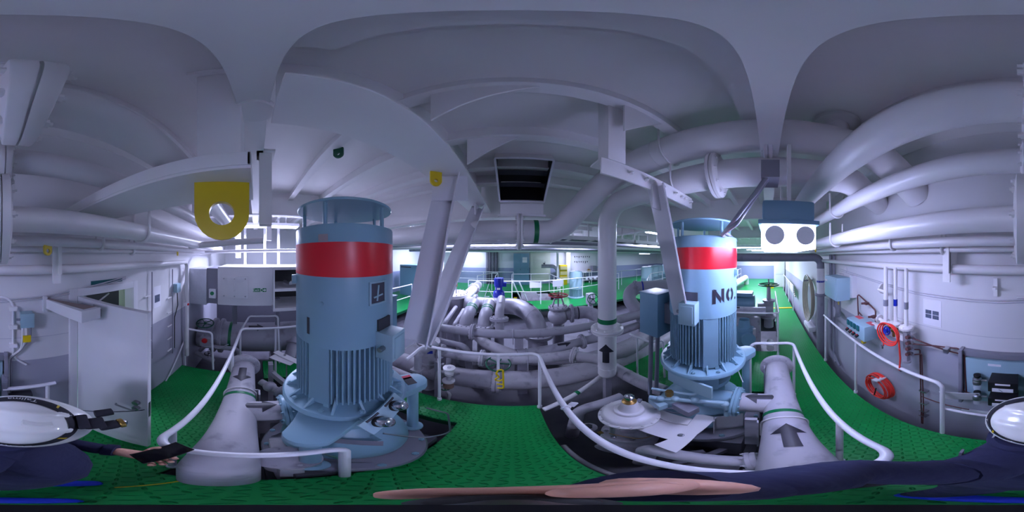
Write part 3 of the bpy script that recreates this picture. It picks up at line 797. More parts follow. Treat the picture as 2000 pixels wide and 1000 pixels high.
fixture('far tube lamp above the white workbench panel', (4.3,11.6,2.72), 1.2, 'x', PW3, G)
fixture('far tube lamp on the long wall right of the riser pipe', (10.8,10.2,2.45), 1.3, 'x', PW3, G)
fixture('added fill lamp under the cable trays above the mid pit elbow', (-.6,5.6,3.1), 1.2, 'x', PW4, G)  # hall lamps from here to the drum strainer's are added fill light
fixture('added fill lamp under the cable trays above the blue far motors', (3.0,7.4,3.1), 1.2, 'x', PW4, G)
fixture('added fill lamp over the far left blue cabinet', (-4.6,8.6,3.1), 1.2, 'x', PW4, G)
fixture('added fill lamp above the right pit elbows', (4.8,3.9,3.1), 1.2, 'x', PW4, G)
fixture('added fill lamp over the drum strainer', (-2.7,4.4,3.1), 1.2, 'y', PW4, G)
fixture('nearest corridor tube lamp right of the NO. pump', (7.2,.9,2.62), 1.3, 'y', PW4, 'corridor lamps')
fixture('middle corridor tube lamp right of the NO. pump', (10.8,.8,2.66), 1.3, 'y', PW4, 'corridor lamps')
fixture('farthest corridor tube lamp right of the NO. pump', (14.2,.8,2.7), 1.3, 'y', PW4, 'corridor lamps')
fixture('unseen lamp added to light the room beyond the open door', (-1.4,-3.2,2.6), 1.2, 'x', PW5, None, zc=2.7)  # out of view, put in to light the space behind the doorway

# long pipes along the wall behind the camera, topmost first
def wall_pipe(label, y, z, r, x0=-4.2, x1=4.6, slope=.035, fl=None, cl=(), nb=10, ft=.03):
    P = lambda x: V((x, y+slope*x, z))
    t = pipe('wall_pipe', label, [P(x0), P(x1)], r, 0, n=36, group=None)
    ax = P(1)-P(0)
    if fl: flange(t, P(fl[0]), ax, fl[1], ft, nb, br=fl[2])
    for x in cl: ubolt(t, P(x), ax, r, t=.011, dirv=Z3, L=.12)
    return t
wall_pipe('thickest flanged white pipe, topmost of the bank over the wall', -.335, 2.715, .072, -4.2, 4.6, slope=.03, fl=(-.045,.15,.013), cl=(-1.05,), ft=.036)
wall_pipe('second thick white pipe in the bank over the wall', -.735, 2.735, .067, slope=.025, fl=(-.02,.115,.012), cl=(-.92,1.55), ft=.026)
wall_pipe('third white pipe from the top, with the widest lower flange', -.80, 2.435, .066, slope=.03, fl=(.0,.225,.016), cl=(-.98,1.68), ft=.035)
wall_pipe('thin white pipe just under the widest lower flange', -1.0, 2.345, .034, slope=.03, cl=(-.72,1.0,))
wall_pipe('thinnest white pipe at eye height over the wall', -1.12, 2.30, .024, slope=.02, cl=(-1.2,.6))
t = pipe('wall_pipe', 'white pipe held by angle brackets just above the wall cables', [(-2.55,-1.15,.3),(-2.55,-1.15,2.15),(4.2,-1.15,2.15)], .035, .1)
for x in (-.42,.55): out(S().b2(x-.012,x+.012,-1.24,-1.08,2.12,2.32).b2(x-.012,x+.05,-1.115,-1.10,2.05,2.30), 'pipe_bracket', M['girder'], t)
# thin lines seen past the column on the left
t = pipe('thin_pipe', 'thin white pipe over the air box, in front of the bright lamp', [(-3.1,-1.0,2.33),(-3.1,1.9,2.38)], .03)
t = pipe('thin_pipe', 'grey tray pipe below the yellow eye over the air box', [(-2.3,-1.0,2.40),(-2.3,.1,2.47)], .045)
# air duct mouth facing the camera
t = thing('air_duct', 'open square ventilation duct mouth with dark louvres on the ceiling', 'duct', (.11,1.9,2.9))
a = onY(966,306,1.52); b = onY(1083,306,1.52); c = onY(1064,395,1.98); d = onY(973,395,1.98)
a = V((-.16,1.52,3.30)); b = V((.40,1.52,3.30)); c = V((.385,1.93,2.93)); d = V((-.145,1.93,2.93))
nrm = (b-a).cross(d-a).normalized()
if nrm.y < 0: nrm = -nrm
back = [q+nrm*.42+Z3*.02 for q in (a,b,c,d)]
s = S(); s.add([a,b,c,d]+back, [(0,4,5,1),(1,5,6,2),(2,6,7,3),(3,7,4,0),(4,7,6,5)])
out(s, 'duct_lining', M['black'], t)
ao = [q-(V((.12,1.72,3.12))-q).normalized()*.012 for q in (a,b,c,d)]
bo = [q-(V((.12,1.72,3.12))-q).normalized()*.012+nrm*.44 for q in (a,b,c,d)]
s = S(); s.add(ao+bo, [(0,1,5,4),(1,2,6,5),(2,3,7,6),(3,0,4,7),(4,5,6,7)]); out(s, 'duct_body', M['girder'], t)
s = S()
for p, q in ((a,b),(b,c),(c,d),(d,a)): s.bar(p-nrm*.004, q-nrm*.004, .02, .022, up=nrm)
out(s, 'duct_rim', M['rail'], t)
for f_ in (.42, .72):
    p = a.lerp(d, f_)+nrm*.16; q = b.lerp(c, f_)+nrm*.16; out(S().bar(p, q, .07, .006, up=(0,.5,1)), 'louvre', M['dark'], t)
out(S().b2(-.14,.38,1.95,2.25,2.76,2.90).b2(-.17,.41,1.94,2.26,2.735,2.765), 'duct_collar', M['girder'], t, bev=.004)
# lifting eyes
def eye(label, c, ax_, R, hole, up, t, m, name='lifting_eye'):
    """pad eye: a plate with round bottom and a hole"""
    c = V(c); n = V(ax_).normalized(); u = n.cross(Z3).normalized()
    poly = []
    k = 24
    ring_o = []; ring_i = []
    for i in range(k):
        th = 2*PI*i/k
        x, y = math.sin(th), math.cos(th)
        if y > .2: x2 = max(-1, min(1, x*1.6)); y2 = up/R
        else: x2, y2 = x, y
        ring_o.append((x2*R, y2*R)); ring_i.append((math.sin(th)*hole, math.cos(th)*hole))
    vs = []
    for s_ in (-t/2, t/2):
        for r_ in (ring_o, ring_i): vs += [c+u*x+Z3*y+n*s_ for x, y in r_]
    fs = []
    for i in range(k):
        j = (i+1)%k
        fs += [(i,j,k+j,k+i), (2*k+i,3*k+i,3*k+j,2*k+j), (i,2*k+i,2*k+j,j), (k+i,k+j,3*k+j,3*k+i)]
    o = out(S().add(vs, fs), name, m)
    return tag(o, label, 'lifting eye')
d0 = onZ(434,420,2.43)
eye('big yellow lifting eye plate hanging under the white beam end', (-.61,-.13,2.415), (-.7,-.15,0), .104, .048, .142, .026, M['yellow'])
s = S(); s.ring((-.70,-.15,2.435), (-.7,-.15,0), .056, .003, 32, 8)
eye('small yellow lifting eye under the girder above the wide brace', (-.55,1.09,2.855), (-.7,.7,0), .045, .016, .085, .02, M['yellow'])
eye('dark green lifting eye on the ceiling above the left pump', (-1.19,.66,3.23), (-.6,.8,0), .045, .015, .075, .02, M['gwheel'])
eye('small yellow lifting eye under the wall pipes, nearest the helmet', onY(93,490,-1.0), (-.3,1,0), .03, .014, .05, .015, M['yellow'])
eye('small yellow lifting eye under the wall pipes, above the small wall switch', onY(347,495,-1.1), (-.3,1,0), .034, .017, .05, .015, M['yellow'])
eye('small yellow lifting eye beside the lamp over the corridor', onY(1593,489,-.7), (.5,1,0), .03, .014, .04, .015, M['yellow'])

# ================================================================= LEFT END: AIR BOX, BIG PIPE
XA = -2.86
def ax_pt(x, y): return onX(x, y, XA)
t = thing('air_box', 'white ventilation air box with bolted hatch and green Exit sign', 'air box', (XA-.4,.1,1.2))
pa, pb = ax_pt(425,521), ax_pt(533,597)
out(S().b2(XA-.9,XA,pa.y,pb.y,pb.z,pa.z), 'casing', M['white'], t, bev=.01)
h0, h1 = ax_pt(434,539), ax_pt(484,582)
hh = out(S().b2(XA,XA+.045,h0.y,h1.y,h1.z,h0.z), 'hatch', M['white'], t, bev=.008)
for yy in (h0.y+.04,(h0.y+h1.y)/2,h1.y-.04):
    for zz in (h0.z-.04,h1.z+.04): out(S().cyl((XA+.04,yy,zz),(XA+.06,yy,zz),.014,n=6), 'bolt', M['steel'], hh)
out(S().cyl((XA+.04,(h0.y+h1.y)/2,(h0.z+h1.z)/2-.08),(XA+.05,(h0.y+h1.y)/2,(h0.z+h1.z)/2-.08),.01).tube([(XA+.04,(h0.y+h1.y)/2,(h0.z+h1.z)/2-.06),(XA+.07,(h0.y+h1.y)/2,(h0.z+h1.z)/2-.06),(XA+.07,(h0.y+h1.y)/2,(h0.z+h1.z)/2+.06),(XA+.04,(h0.y+h1.y)/2,(h0.z+h1.z)/2+.06)],.008,.02,8), 'hatch_handle', M['white'], hh)
e0, e1 = ax_pt(494,563), ax_pt(520,570)
sg = out(S().b2(XA,XA+.006,e0.y,e1.y,e1.z,e0.z), 'exit_sign', M['sgreen'], t)
yc, zc = (e0.y+e1.y)/2, (e0.z+e1.z)/2; wy = e1.y-e0.y
out(text_shape('Exit', .078, lambda x, y: V((XA+.008, yc-wy*.26+x, zc+y))), 'sign_lettering', M['swhite'], sg)
out(S().b2(XA+.006,XA+.008,yc+wy*.06,yc+wy*.22,zc-.036,zc+.036), 'sign_panel', M['swhite'], sg)
out(S().add([(XA+.0095,yc+wy*.15+.014*math.cos(k*PI/3),zc+.028*math.sin(k*PI/3)) for k in range(6)],[tuple(range(6))]), 'sign_mark', M['sgreen'], sg)
out(S().add([(XA+.009,yc+wy*.37+dx*.034,zc+dz*.034) for dx,dz in ((-.8,-.3),(0,-.3),(0,-.9),(.8,0),(0,.9),(0,.3),(-.8,.3))],[tuple(range(7))]), 'sign_arrow', M['swhite'], sg)
# open outlet end with shelves
q0, q1 = ax_pt(533,520), ax_pt(548,610)
s = S()
X_ = XA+.05
ya, yb = q0.y, q0.y+1.5; zt, zb_ = pa.z+.0, pb.z-.10
s.b2(X_-.9,X_,ya,ya+.03,zb_,zt).b2(X_-.9,X_,ya+.03,yb,zt-.05,zt).b2(X_-.9,X_,ya+.03,yb,zb_,zb_+.06).b2(X_-.9,X_,ya+.03,yb,(zt+zb_)/2-.03,(zt+zb_)/2+.02).b2(X_-.9,X_-.87,ya,yb,zb_,zt)
out(s, 'outlet_frame', M['white'], t)
out(S().b2(X_-.86,X_-.84,ya+.03,yb,zb_+.06,zt-.05), 'outlet_back', M['black'], t)
out(S().cyl((X_-.3,ya+.25,zt-.3),(X_-.05,ya+.32,zt-.3),.03).b2(X_-.2,X_-.1,ya+.3,ya+.5,zt-.33,zt-.27), 'damper_lever', M['steel'], t)
g0, g1 = ax_pt(403,524), ax_pt(425,594)
out(S().b2(XA-.8,XA-.03,g0.y,g1.y,g1.z,g0.z), 'damper_section', M['mid'], t)
l0, l1 = ax_pt(366,524), ax_pt(403,597)
out(S().b2(XA-.7,XA-.02,l0.y,l1.y,l1.z,l0.z), 'lagged_duct', M['lagg'], t, bev=.03)
b0, b1 = ax_pt(409,564), ax_pt(422,582)
sw = out(S().b2(XA-.03,XA+.04,b0.y,b1.y,b1.z,b0.z), 'damper_switch', M['paper'], t, bev=.005)
out(S().cyl((XA+.04,(b0.y+b1.y)/2,(b0.z+b1.z)/2+.01),(XA+.055,(b0.y+b1.y)/2,(b0.z+b1.z)/2+.01),.035), 'push_button', M['sgreen'], sw)
out(S().b2(XA-.6,XA-.55,-.5,-.4,ZP,pb.z).b2(XA-.6,XA-.5,.4,.5,ZP,pb.z), 'stand', M['mid'], t)
struct(S().b2(-5.2,-5.1,-1.25,2.2,ZP,1.9), 'screen_bulkhead', M['dark'])
s = S()
for y in (-.35,.22,.62): s.b2(-4.79,-4.71,y,y+.07,1.9,3.3)
for z in (2.36,): s.b2(-4.8,-4.74,-.6,1.6,z,z+.06)
t = tag(out(s, 'wall_rack', M['white']), 'white slatted rack behind the bright lamp over the air box', 'rack')
XB = -3.45
t = pipe('cooling_pipe', 'very large grey pipe with green band below the air box', [(XB,-1.2,.38),(XB,2.3,.38)], .35, n=40, m=M['pgrey'])
flange(t, (XB,-.88,.38), Y3, .42, .035, 16, M['pgrey'], br=.018)
flange(t, (XB,-.72,.38), Y3, .42, .03, 16, M['pgrey'], br=.018)
band(t, (XB,-.52,.38), Y3, .352, .06)
arrow(t, (XB,.0,.38), Y3, (.4,0,1), .35, .3, .15)
band(t, (XB,.42,.38), Y3, .354, .03, M['pgrey'], 'pipe_collar')
out(S().b2(XB+.3,XB+.38,.36,.48,-.5,.45).b2(XB-.3,XB+.42,.3,.55,-.5,-.05), 'pipe_saddle', M['pgrey'], t)
handwheel(t, (XB+.42,-.98,.86), (.2,0,1), .17, .012, 5)
out(S().box((XB+.42,-.95,.45),(.22,.2,.2)).cyl((XB+.42,-.98,.5),(XB+.42,-.98,.86),.02).tube([(XB+.5,-.9,.5),(XB+.6,-.7,.35),(XB+.5,-.5,.45)],.012,.1,8), 'valve_actuator', M['pgrey'], t)
out(S().lathe([(.01,0),(.055,0),(.055,.03),(.01,.04)],(XB+.53,-.95,.5),X3), 'indicator', M['red'], t)
s = S(); s.cyl((XB+.25,.75,.45),(XB+.58,.6,.15),.10).lathe([(.14,0),(.14,.04)],(XB+.33,.715,.375),(.33,-.15,-.30))
out(s, 'drain_branch', M['pgrey'], t)
t = pipe('loop_pipe', 'grey looped pipe below the short walkway-end rail', [(-3.1,-1.1,.1),(-2.95,-.95,.35),(-2.95,-.3,.35),(-2.95,-.3,-.5)], .045, .14, M['pgrey'])
t = pipe('drain_valve', 'small grey valve with black handwheel at the walkway end', [(-3.0,-1.15,.08),(-2.8,-.75,.08)], .05, 0, M['pgrey'], 'valve')
handwheel(t, (-2.85,-.85,.22), Z3, .08, .009, 5, M['black']); out(S().cyl((-2.85,-.85,.08),(-2.85,-.85,.22),.03), 'bonnet', M['pgrey'], t)
# vertical wall pipe with a small red switch left of the air box
t = thing('wall_switch', 'small red and white switch on the pipe left of the air box', 'switch', onY(364,594,-1.13))
q = onY(364,594,-1.1); out(S().box(q,(.09,.05,.05)), 'switch_case', M['paper'], t, bev=.004); out(S().box(q+V((.0,.03,0)),(.04,.02,.03)), 'button', M['red'], t)
# ================================================================= THE PIPE PIT BETWEEN WALKWAY AND FAR HALL
PG = M['pgrey']; DU = M['dust']
def seppost(x, y, zt, w=.09, d=.06): return S().b2(x-w/2, x+w/2, y-d/2, y+d/2, ZP, zt)
t = pipe('pit_pipe', 'long straight grey pipe crossing the pit in front of the round globe valve', [(-1.75,2.95,.72),(-.2,3.0,.69),(3.3,3.0,.72)], .09, .5, PG)
flange(t, (-.74,2.985,.70), X3, .17, .03, 12, PG, br=.013)
arrow(t, (.95,3.0,.695), X3, (0,-.3,1), .09, .3, .1)
out(seppost(.13,3.0,.6,.16), 'support_post', PG, t); ubolt(t, (.02,3.0,.69), X3, .09, dirv=-Z3, L=.1, m=PG)
t = pipe('pit_pipe', 'grey pipe with green band in front of the green handwheel and below the centre rail', [(-1.22,2.42,.48),(.92,2.42,.46),(1.30,2.10,.42),(1.36,1.0,.40)], .094, .3, DU, seg=12)
flange(t, (-.45,2.42,.47), X3, .155, .028, 10, DU, br=.012); flange(t, (.96,2.39,.456), (.6,-.5,0), .16, .028, 10, DU, br=.012)
flange(t, (-1.12,2.42,.48), X3, .15, .028, 10, DU, br=.012)
band(t, (.02,2.42,.466), X3, .09, .06); arrow(t, (-.80,2.42,.474), X3, (0,-.4,1), .088, .3, .1)
ubolt(t, (.23,2.42,.465), X3, .088, dirv=-Z3, L=.12, m=PG); out(seppost(.16,2.5,.37,.15), 'support_post', PG, t)
out(S().ring((1.33,1.55,.41),(.05,-1,0),.095,.006), 'weld_bead', DU, t)
t = pipe('pit_pipe', 'thick low grey pipe with butterfly valve under the green handwheel', [(-2.2,2.36,-.02),(-.9,2.36,-.02),(3.4,2.36,.02)], .19, .6, DU, n=36)
f = flange(t, (-.22,2.36,-.02), X3, .25, .05, 14, DU, br=.015)
s = S(); s.cyl((-.20,2.36,.15),(-.19,2.25,.52),.02); out(s, 'valve_stem', PG, t)
handwheel(t, (-.19,2.25,.50), (.05,-.25,1), .17, .012, 5)
t = pipe('pit_pipe', 'grey pipe with black arrow behind the riser pipe, second from the globe valve', [(.1,2.8,.32),(1.4,2.95,.38),(3.2,2.9,.42)], .10, .4, PG)
arrow(t, (.95,2.895,.358), X3, (0,-.4,1), .10, .26, .1); flange(t, (1.35,2.945,.377), X3, .17, .025, 10, PG)
ubolt(t, (.25,2.82,.327), X3, .1, dirv=-Z3, m=PG)
t = pipe('pit_pipe', 'thin grey pipe that bends down at a flange left of the long straight pipe flange', [(-1.9,2.75,.55),(-.78,2.72,.50),(-.70,2.70,-.4)], .06, .16, PG)
flange(t, (-.70,2.70,.30), Z3, .12, .022, 8, PG, br=.011); ubolt(t, (-1.28,2.735,.525), X3, .06, dirv=-Z3, m=PG)
t = pipe('pit_pipe', 'slanting grey pipe that dips under the long straight pipe', [(-1.25,3.9,.55),(-.5,3.1,.38),(.3,2.72,.22),(1.2,2.6,.2)], .11, .4, DU)
t = pipe('pit_pipe', 'thin white pipe with small green band low beside the walkway corner', [(.3,1.52,.12),(1.15,1.9,.24)], .032, 0, M['pipe'])
band(t, (.72,1.71,.18), (.85,.38,.12), .033, .05)
t = pipe('pit_pipe', 'short grey elbow pipe behind the round white disc actuator', [(1.02,1.28,.34),(.56,1.30,.30),(.50,1.31,-.5)], .062, .14, DU)
t = pipe('pit_pipe', 'brownish thick pipe low behind the corner rail of the riser', [(1.25,2.55,.1),(2.1,2.35,.30),(3.4,2.5,.4)], .18, .5, DU)
t = pipe('pit_pipe', 'grey pipe with green band just right of the riser pipe', [(1.7,2.95,.72),(3.6,2.55,.88)], .095, 0, PG)
band(t, (2.02,2.885,.747), (1.9,-.4,.16), .096, .05); flange(t, (1.85,2.92,.733), (1.9,-.4,.16), .15, .022, 8, PG, sep=False)
t = pipe('pit_pipe', 'thin white pipe lying along the dark bilge beside the centre walkway', [(.36,1.1,-.42),(.36,-.2,-.42)], .022, 0, M['pipe'])
# row of pipes standing behind the long straight pipe
def bent(label, x, r, bands=(), fl=None, z=.92, y1=4.5, y0=3.55, dx=0, m=PG):
    t = pipe('standing_pipe', label, [(x+dx,y1,z+.06),(x,y0,z-.10),(x,y0-.06,-.5)], r, r*1.9, m, seg=12)
    for yy in bands: band(t, (x+dx*(yy-y0)/(y1-y0),yy,z-.10+.16*(yy-y0)/(y1-y0)), (dx*.9,.95,.16), r*1.015, .05)
    if fl: flange(t, (x, y0-.04, z-.10-r*1.2), (0,-.15,-1), fl, .03, 12, m, sep=False)
    return t
bent('stout grey pipe with black ring beside the drum strainer', -1.72, .14, (), None, .88, 4.2, 3.35, -.05)
bent('left of two thin grey pipes beyond the long straight pipe', -1.45, .055, (), None, .78, 4.1, 3.3, -.02)
bent('right of two thin grey pipes beyond the long straight pipe', -1.22, .05, (), None, .76, 4.0, 3.3, 0)
bent('bent grey pipe with two green bands, nearer the drum strainer', -1.0, .15, (3.85,3.95), .23, .90, 4.25, 3.45, 0)
bent('bent grey pipe with two green bands, nearer the blue motor', -.60, .15, (3.85,3.95), .23, .90, 4.25, 3.5, 0)
t = bent('slim grey pipe with black arrow leaning below the blue motor', -.27, .10, (), .20, 1.08, 4.15, 3.45, 0); arrow(t, (-.27,3.8,1.05), -Y3, Z3, .10, .22, .09)
t = pipe('big_elbow_pipe', 'big grey elbow pipe with black arrow curving down beside the globe valve', [(-1.3,4.45,.84),(.12,4.45,.84),(.58,3.85,.75),(.60,3.62,-.5)], .23, .5, PG, n=40, seg=14)
flange(t, (-1.02,4.45,.84), X3, .31, .035, 16, PG, br=.018); flange(t, (.60,3.66,.32), Z3, .35, .04, 16, PG, br=.018)
arrow(t, (.36,4.1,.80), (.5,-.85,-.1), (.5,.1,1), .235, .3, .13)
out(S().ring((.59,3.7,.48),(0,-.1,1),.232,.006).ring((.52,3.9,.72),(.5,-.8,-.3),.232,.005), 'weld_bead', PG, t)
# blue electric actuator
t = thing('electric_actuator', 'blue electric motor actuator standing over the mid pit pipes', 'actuator', (-.38,4.75,.9))
c = V((-.38,4.7,0))
out(S().lathe([(.05,1.62),(.13,1.61),(.14,1.57),(.14,1.38),(.12,1.36)],c), 'motor', M['bluact'], t)
out(S().lathe([(.12,1.36),(.10,1.32),(.10,1.26),(.15,1.22),(.17,1.15),(.17,1.02),(.12,.98)],c), 'gearbox', M['bluact'], t)
out(S().box(c+V((.17,0,1.42)),(.1,.12,.12)), 'terminal_box', M['bluact'], t, bev=.01)
out(S().box(c+V((.0,-.12,1.31)),(.09,.02,.05)), 'label_plate', M['swhite'], t)
out(S().cyl(c+V((0,0,.6)),c+V((0,0,1.0)),.06).b2(c.x-.16,c.x+.2,c.y-.1,c.y+.1,.94,.97), 'yoke', PG, t)
s = S(); s.cyl((-.62,4.35,1.5),(-.80,4.2,.85),.008,n=8).cyl((-.62,4.35,1.35),(-.3,4.2,.8),.008,n=8).cyl((-.72,4.27,1.15),(-.6,4.3,1.15),.008,n=8)
tag(out(s, 'pole_stand', M['rail']), 'thin white crossed rods beside the blue actuator', 'stand')
# drum strainer
t = thing('drum_strainer', 'big grey drum strainer with bolted lid left of the blue actuator', 'strainer', (-1.75,4.55,ZP))
c = V((-1.75,4.55,0))
out(S().lathe([(.40,ZP),(.40,.2),(.43,.4),(.43,1.0),(.42,1.06)],c,n=48), 'drum', PG, t)
f = out(S().lathe([(.42,1.04),(.49,1.045),(.49,1.085),(.485,1.09),(.485,1.13),(.47,1.14),(.1,1.15)],c,n=56), 'lid', M['pipe'], t)
bolts(f, c+V((0,0,1.09)), Z3, .455, 22, .018, .05, PG)
s = S(); s.tube([c+V((-.2,0,1.14)),c+V((-.2,0,1.24)),c+V((.2,0,1.24)),c+V((.2,0,1.14))],.012,.04,8); out(s, 'lid_handle', PG, t)
for i, (dx, dy) in enumerate(((-.22,-.2),(-.1,.05),(.16,-.1))):
    q = c+V((dx,dy,1.15)); k = out(S().cyl(q,q+V((0,0,.22)),.02), 'vent_valve', PG, t)
    out(S().box(q+V((0,0,.25)),(.07,.06,.08)), 'valve_cap', M['rwheel'], k, bev=.01)
    out(S().tube([q+V((0,0,.28)),q+V((-.05,.02,.5)),q+V((-.2,.05,.62)),q+V((-.35,.05,.45)),q+V((-.3,0,.1))],.012,.12,8), 'hose_line', M['rubber'], k)
t = pipe('outlet_pipe', 'white pipe rising behind the drum strainer to the far deck', [(-1.55,4.9,.85),(-1.3,6.2,1.12)], .16, 0, M['pipe']); flange(t, (-1.38,5.8,1.035), (.25,1.3,.27), .22, .03, 12, M['pipe'], sep=False)
# globe valve with red wheel
c = V((1.13,3.88,0))
t = thing('globe_valve', 'round grey globe valve with dusty red handwheel in the pit', 'valve', (c.x,c.y,.45))
out(S().ball(c+V((0,0,.70)),.26,(1,1,.95),32).cyl(c+V((0,0,.45)),c+V((0,0,-.5)),.15), 'valve_body', PG, t)
f = out(S().lathe([(.12,.88),(.24,.90),(.25,.915),(.25,.955),(.2,.96)],c,n=40), 'bonnet_flange', PG, t); bolts(f, c+V((0,0,.93)), Z3, .215, 12, .016, .03, PG)
s = S()
for sg in (-1,1): s.bar(c+V((.16*sg,0,.95)),c+V((.08*sg,0,1.2)),.05,.03)
s.box(c+V((0,0,1.2)),(.2,.07,.05)); out(s, 'yoke', PG, t)
out(S().cyl(c+V((0,0,.95)),c+V((0,0,1.36)),.018), 'valve_stem', M['steel'], t)
handwheel(t, c+V((0,0,1.26)), Z3, .235, .016, 6, M['rwheel'])
t = pipe('valve_outlet_pipe', 'grey elbow pipe with dark ring on the right of the globe valve', [(1.32,3.86,.74),(1.85,3.75,.76),(2.1,3.5,.66),(2.2,3.3,-.5)], .17, .35, PG, n=32)
flange(t, (1.46,3.83,.745), (1,-.2,0), .25, .03, 14, PG, br=.015); band(t, (1.62,3.80,.75), (1,-.2,0), .172, .03, M['arrow'])
t = pipe('cross_over_pipe', 'fat grey pipe with blue band arching up right of the riser pipe', [(4.6,2.2,1.42),(2.72,3.45,1.36),(3.0,2.9,.60),(3.1,2.75,-.5)], .175, .42, PG, n=36, seg=14)
band(t, (3.2,3.13,1.375), (-1.88,1.25,-.06), .177, .04, M['bluact']); flange(t, (3.05,3.23,1.37), (-1.88,1.25,-.06), .21, .03, 14, PG, sep=False); arrow(t, (2.87,3.18,.98), (.28,-.55,-.76), (-.6,-.7,.3), .175, .26, .11)
t = thing('gate_valve', 'small valve with dark green handwheel left of the riser pipe', 'valve', onZ(1158,600,.6))
q = atd(1158,584,5.2); handwheel(t, q, (-.3,-1,.1), .17, .014, 5); out(S().cyl(q,q+V((.1,.3,0)),.03).box(q+V((.12,.4,-.1)),(.25,.25,.4)).cyl(q+V((.12,.4,-.2)),V((q.x+.12,q.y+.4,ZP)),.09), 'valve_body', PG, t, bev=.03)
# valves at the left end
c = V((-1.33,2.36,0))
t = thing('angle_valve', 'bulky dusty angle valve with blue label left end of the centre rail', 'valve', (c.x,c.y,ZP))
out(S().lathe([(.13,ZP),(.13,-.1),(.16,.0),(.17,.15),(.13,.3),(.15,.42),(.16,.5),(.15,.62),(.11,.68)],c,n=28).cyl(c+V((0,0,.48)),c+V((.2,.06,.48)),.10), 'valve_body', DU, t)
out(S().lathe([(.1,.2),(.19,.2),(.19,.24),(.12,.25)],c,n=28).lathe([(.1,.66),(.2,.66),(.2,.70),(.1,.71)],c,n=28), 'flange', DU, t)
out(S().box(c+V((.10,-.13,.54)),(.09,.012,.06),Matrix.Rotation(.5,3,'Z')), 'blue_label', M['bluact'], t)
out(S().cyl(c+V((0,0,.7)),c+V((0,0,.98)),.03), 'valve_stem', DU, t)
handwheel(t, V((-1.60,2.62,.88)), (.3,-.6,.5), .15, .012, 5)
t = pipe('small_valve', 'little white globe valve with green wheel under the centre rail', [(-.84,2.02,-.5),(-.82,2.02,.48)], .028, 0, DU, 'valve')
out(S().lathe([(.03,.44),(.085,.44),(.085,.47),(.03,.475)],(-.82,2.02,0)).lathe([(.03,.30),(.06,.31),(.065,.36),(.03,.40)],(-.82,2.02,0)).lathe([(.03,.14),(.09,.145),(.09,.17),(.03,.175)],(-.83,2.02,0)), 'valve_body', M['pipe'], t)
out(S().tube([(-.83,2.02,.34),(-.98,2.02,.34),(-1.02,2.05,.1)],.03,.06), 'side_pipe', DU, t); out(S().cyl((-.83,2.02,.0),(-.83,2.02,.13),.075), 'rusty_coupling', mat('rusty_metal',(140,112,96),.6,var=.2,vscale=20), t)
handwheel(t, (-.87,2.0,.0), (.2,-.5,.8), .075, .01, 4)
out(S().tube([(-.87,2.0,-.05),(-.80,2.0,-.2),(-.84,2.0,-.5)],.022,.1), 'drain_pipe', M['pipe'], t)
t = pipe('vent_pipe', 'grey vertical pipe with bracket behind the left pump gauge plate', [(-1.25,1.92,-.5),(-1.25,1.92,.66),(-1.1,2.2,.80)], .055, .12, DU)
out(S().b2(-1.33,-1.17,1.83,2.0,.32,.36), 'pipe_bracket', DU, t)
tag(out(S().b2(-1.06,-.98,2.05,2.1,ZP,.50).b2(-1.06,-1.04,2.1,2.3,.2,.26), 'support_post', PG), 'white angle post in the pit left of the small valve', 'post')
tag(out(S().bar((-.98,2.15,.05),(-.72,2.15,.25),.03,.03).bar((-.98,2.12,.05),(-.96,2.12,.44),.05,.03), 'support_bracket', PG), 'white diagonal bracket beside the small valve', 'bracket')
t = pipe('pit_pipe', 'fat grey pipe end low at the left of the white angle post', [(-2.2,1.95,.02),(-1.3,1.95,.0)], .10, 0, DU); flange(t, (-1.3,1.95,.0), X3, .14, .03, 10, DU, sep=False)
# yellow wrench hanging from the centre rail
t = thing('valve_wrench', 'yellow valve wrench hanging from the centre rail by a white strap', 'wrench', (-.13,1.66,.52))
out(S().tube([(-.14,1.645,.86),(-.16,1.64,.80),(-.13,1.64,.74),(-.18,1.64,.69),(-.13,1.64,.66),(-.09,1.64,.70)],.010,.02,8).tube([(-.14,1.645,.86),(-.09,1.64,.88),(-.085,1.64,.52),(-.15,1.64,.52)],.010,.02,8).tube([(-.09,1.64,.60),(-.155,1.64,.60)],.010,0,8), 'wrench_bar', M['yellow'], t)
out(S().b2(-.155,-.125,1.64,1.66,.86,1.10), 'hanger_strap', M['rail'], t)
# diaphragm actuator in the right pit
c = onZ(1229,806,.68); c.z = .05; 
t = thing('diaphragm_actuator', 'large round white disc actuator with brass-collared stem in the right pit', 'actuator', (c.x,c.y,ZP))
f = out(S().lathe([(.1,.575),(.20,.585),(.21,.595),(.21,.612),(.202,.618),(.193,.624),(.185,.655),(.165,.675),(.108,.69),(.105,.715),(.10,.72),(.08,.722)],c,n=64), 'diaphragm_case', M['pipe'], t)
bolts(f, c+V((0,0,.605)), Z3, .199, 18, .009, .014, M['pipe'])
out(S().lathe([(.08,.72),(.072,.73),(.056,.83),(.05,.84)],c,n=40), 'cone', M['pipe'], t)
out(S().lathe([(.05,.835),(.052,.85),(.035,.865)],c,n=32), 'collar', M['brass'], t)
st = out(S().lathe([(.026,.85),(.026,.90),(.036,.905),(.036,.925),(.02,.933),(.012,.943)],c,n=28), 'stem_cap', M['chrome'], t)
out(S().box(c+V((.13,.04,.70)),(.06,.035,.03),Matrix.Rotation(.4,3,'Z')), 'vent_plug', M['mid'], t, bev=.005)
out(S().cyl(c+V((0,0,.2)),c+V((0,0,.58)),.06).cyl(c+V((.14,.0,.22)),c+V((.14,0,.58)),.018).cyl(c+V((-.14,.0,.22)),c+V((-.14,0,.58)),.018), 'yoke', DU, t)
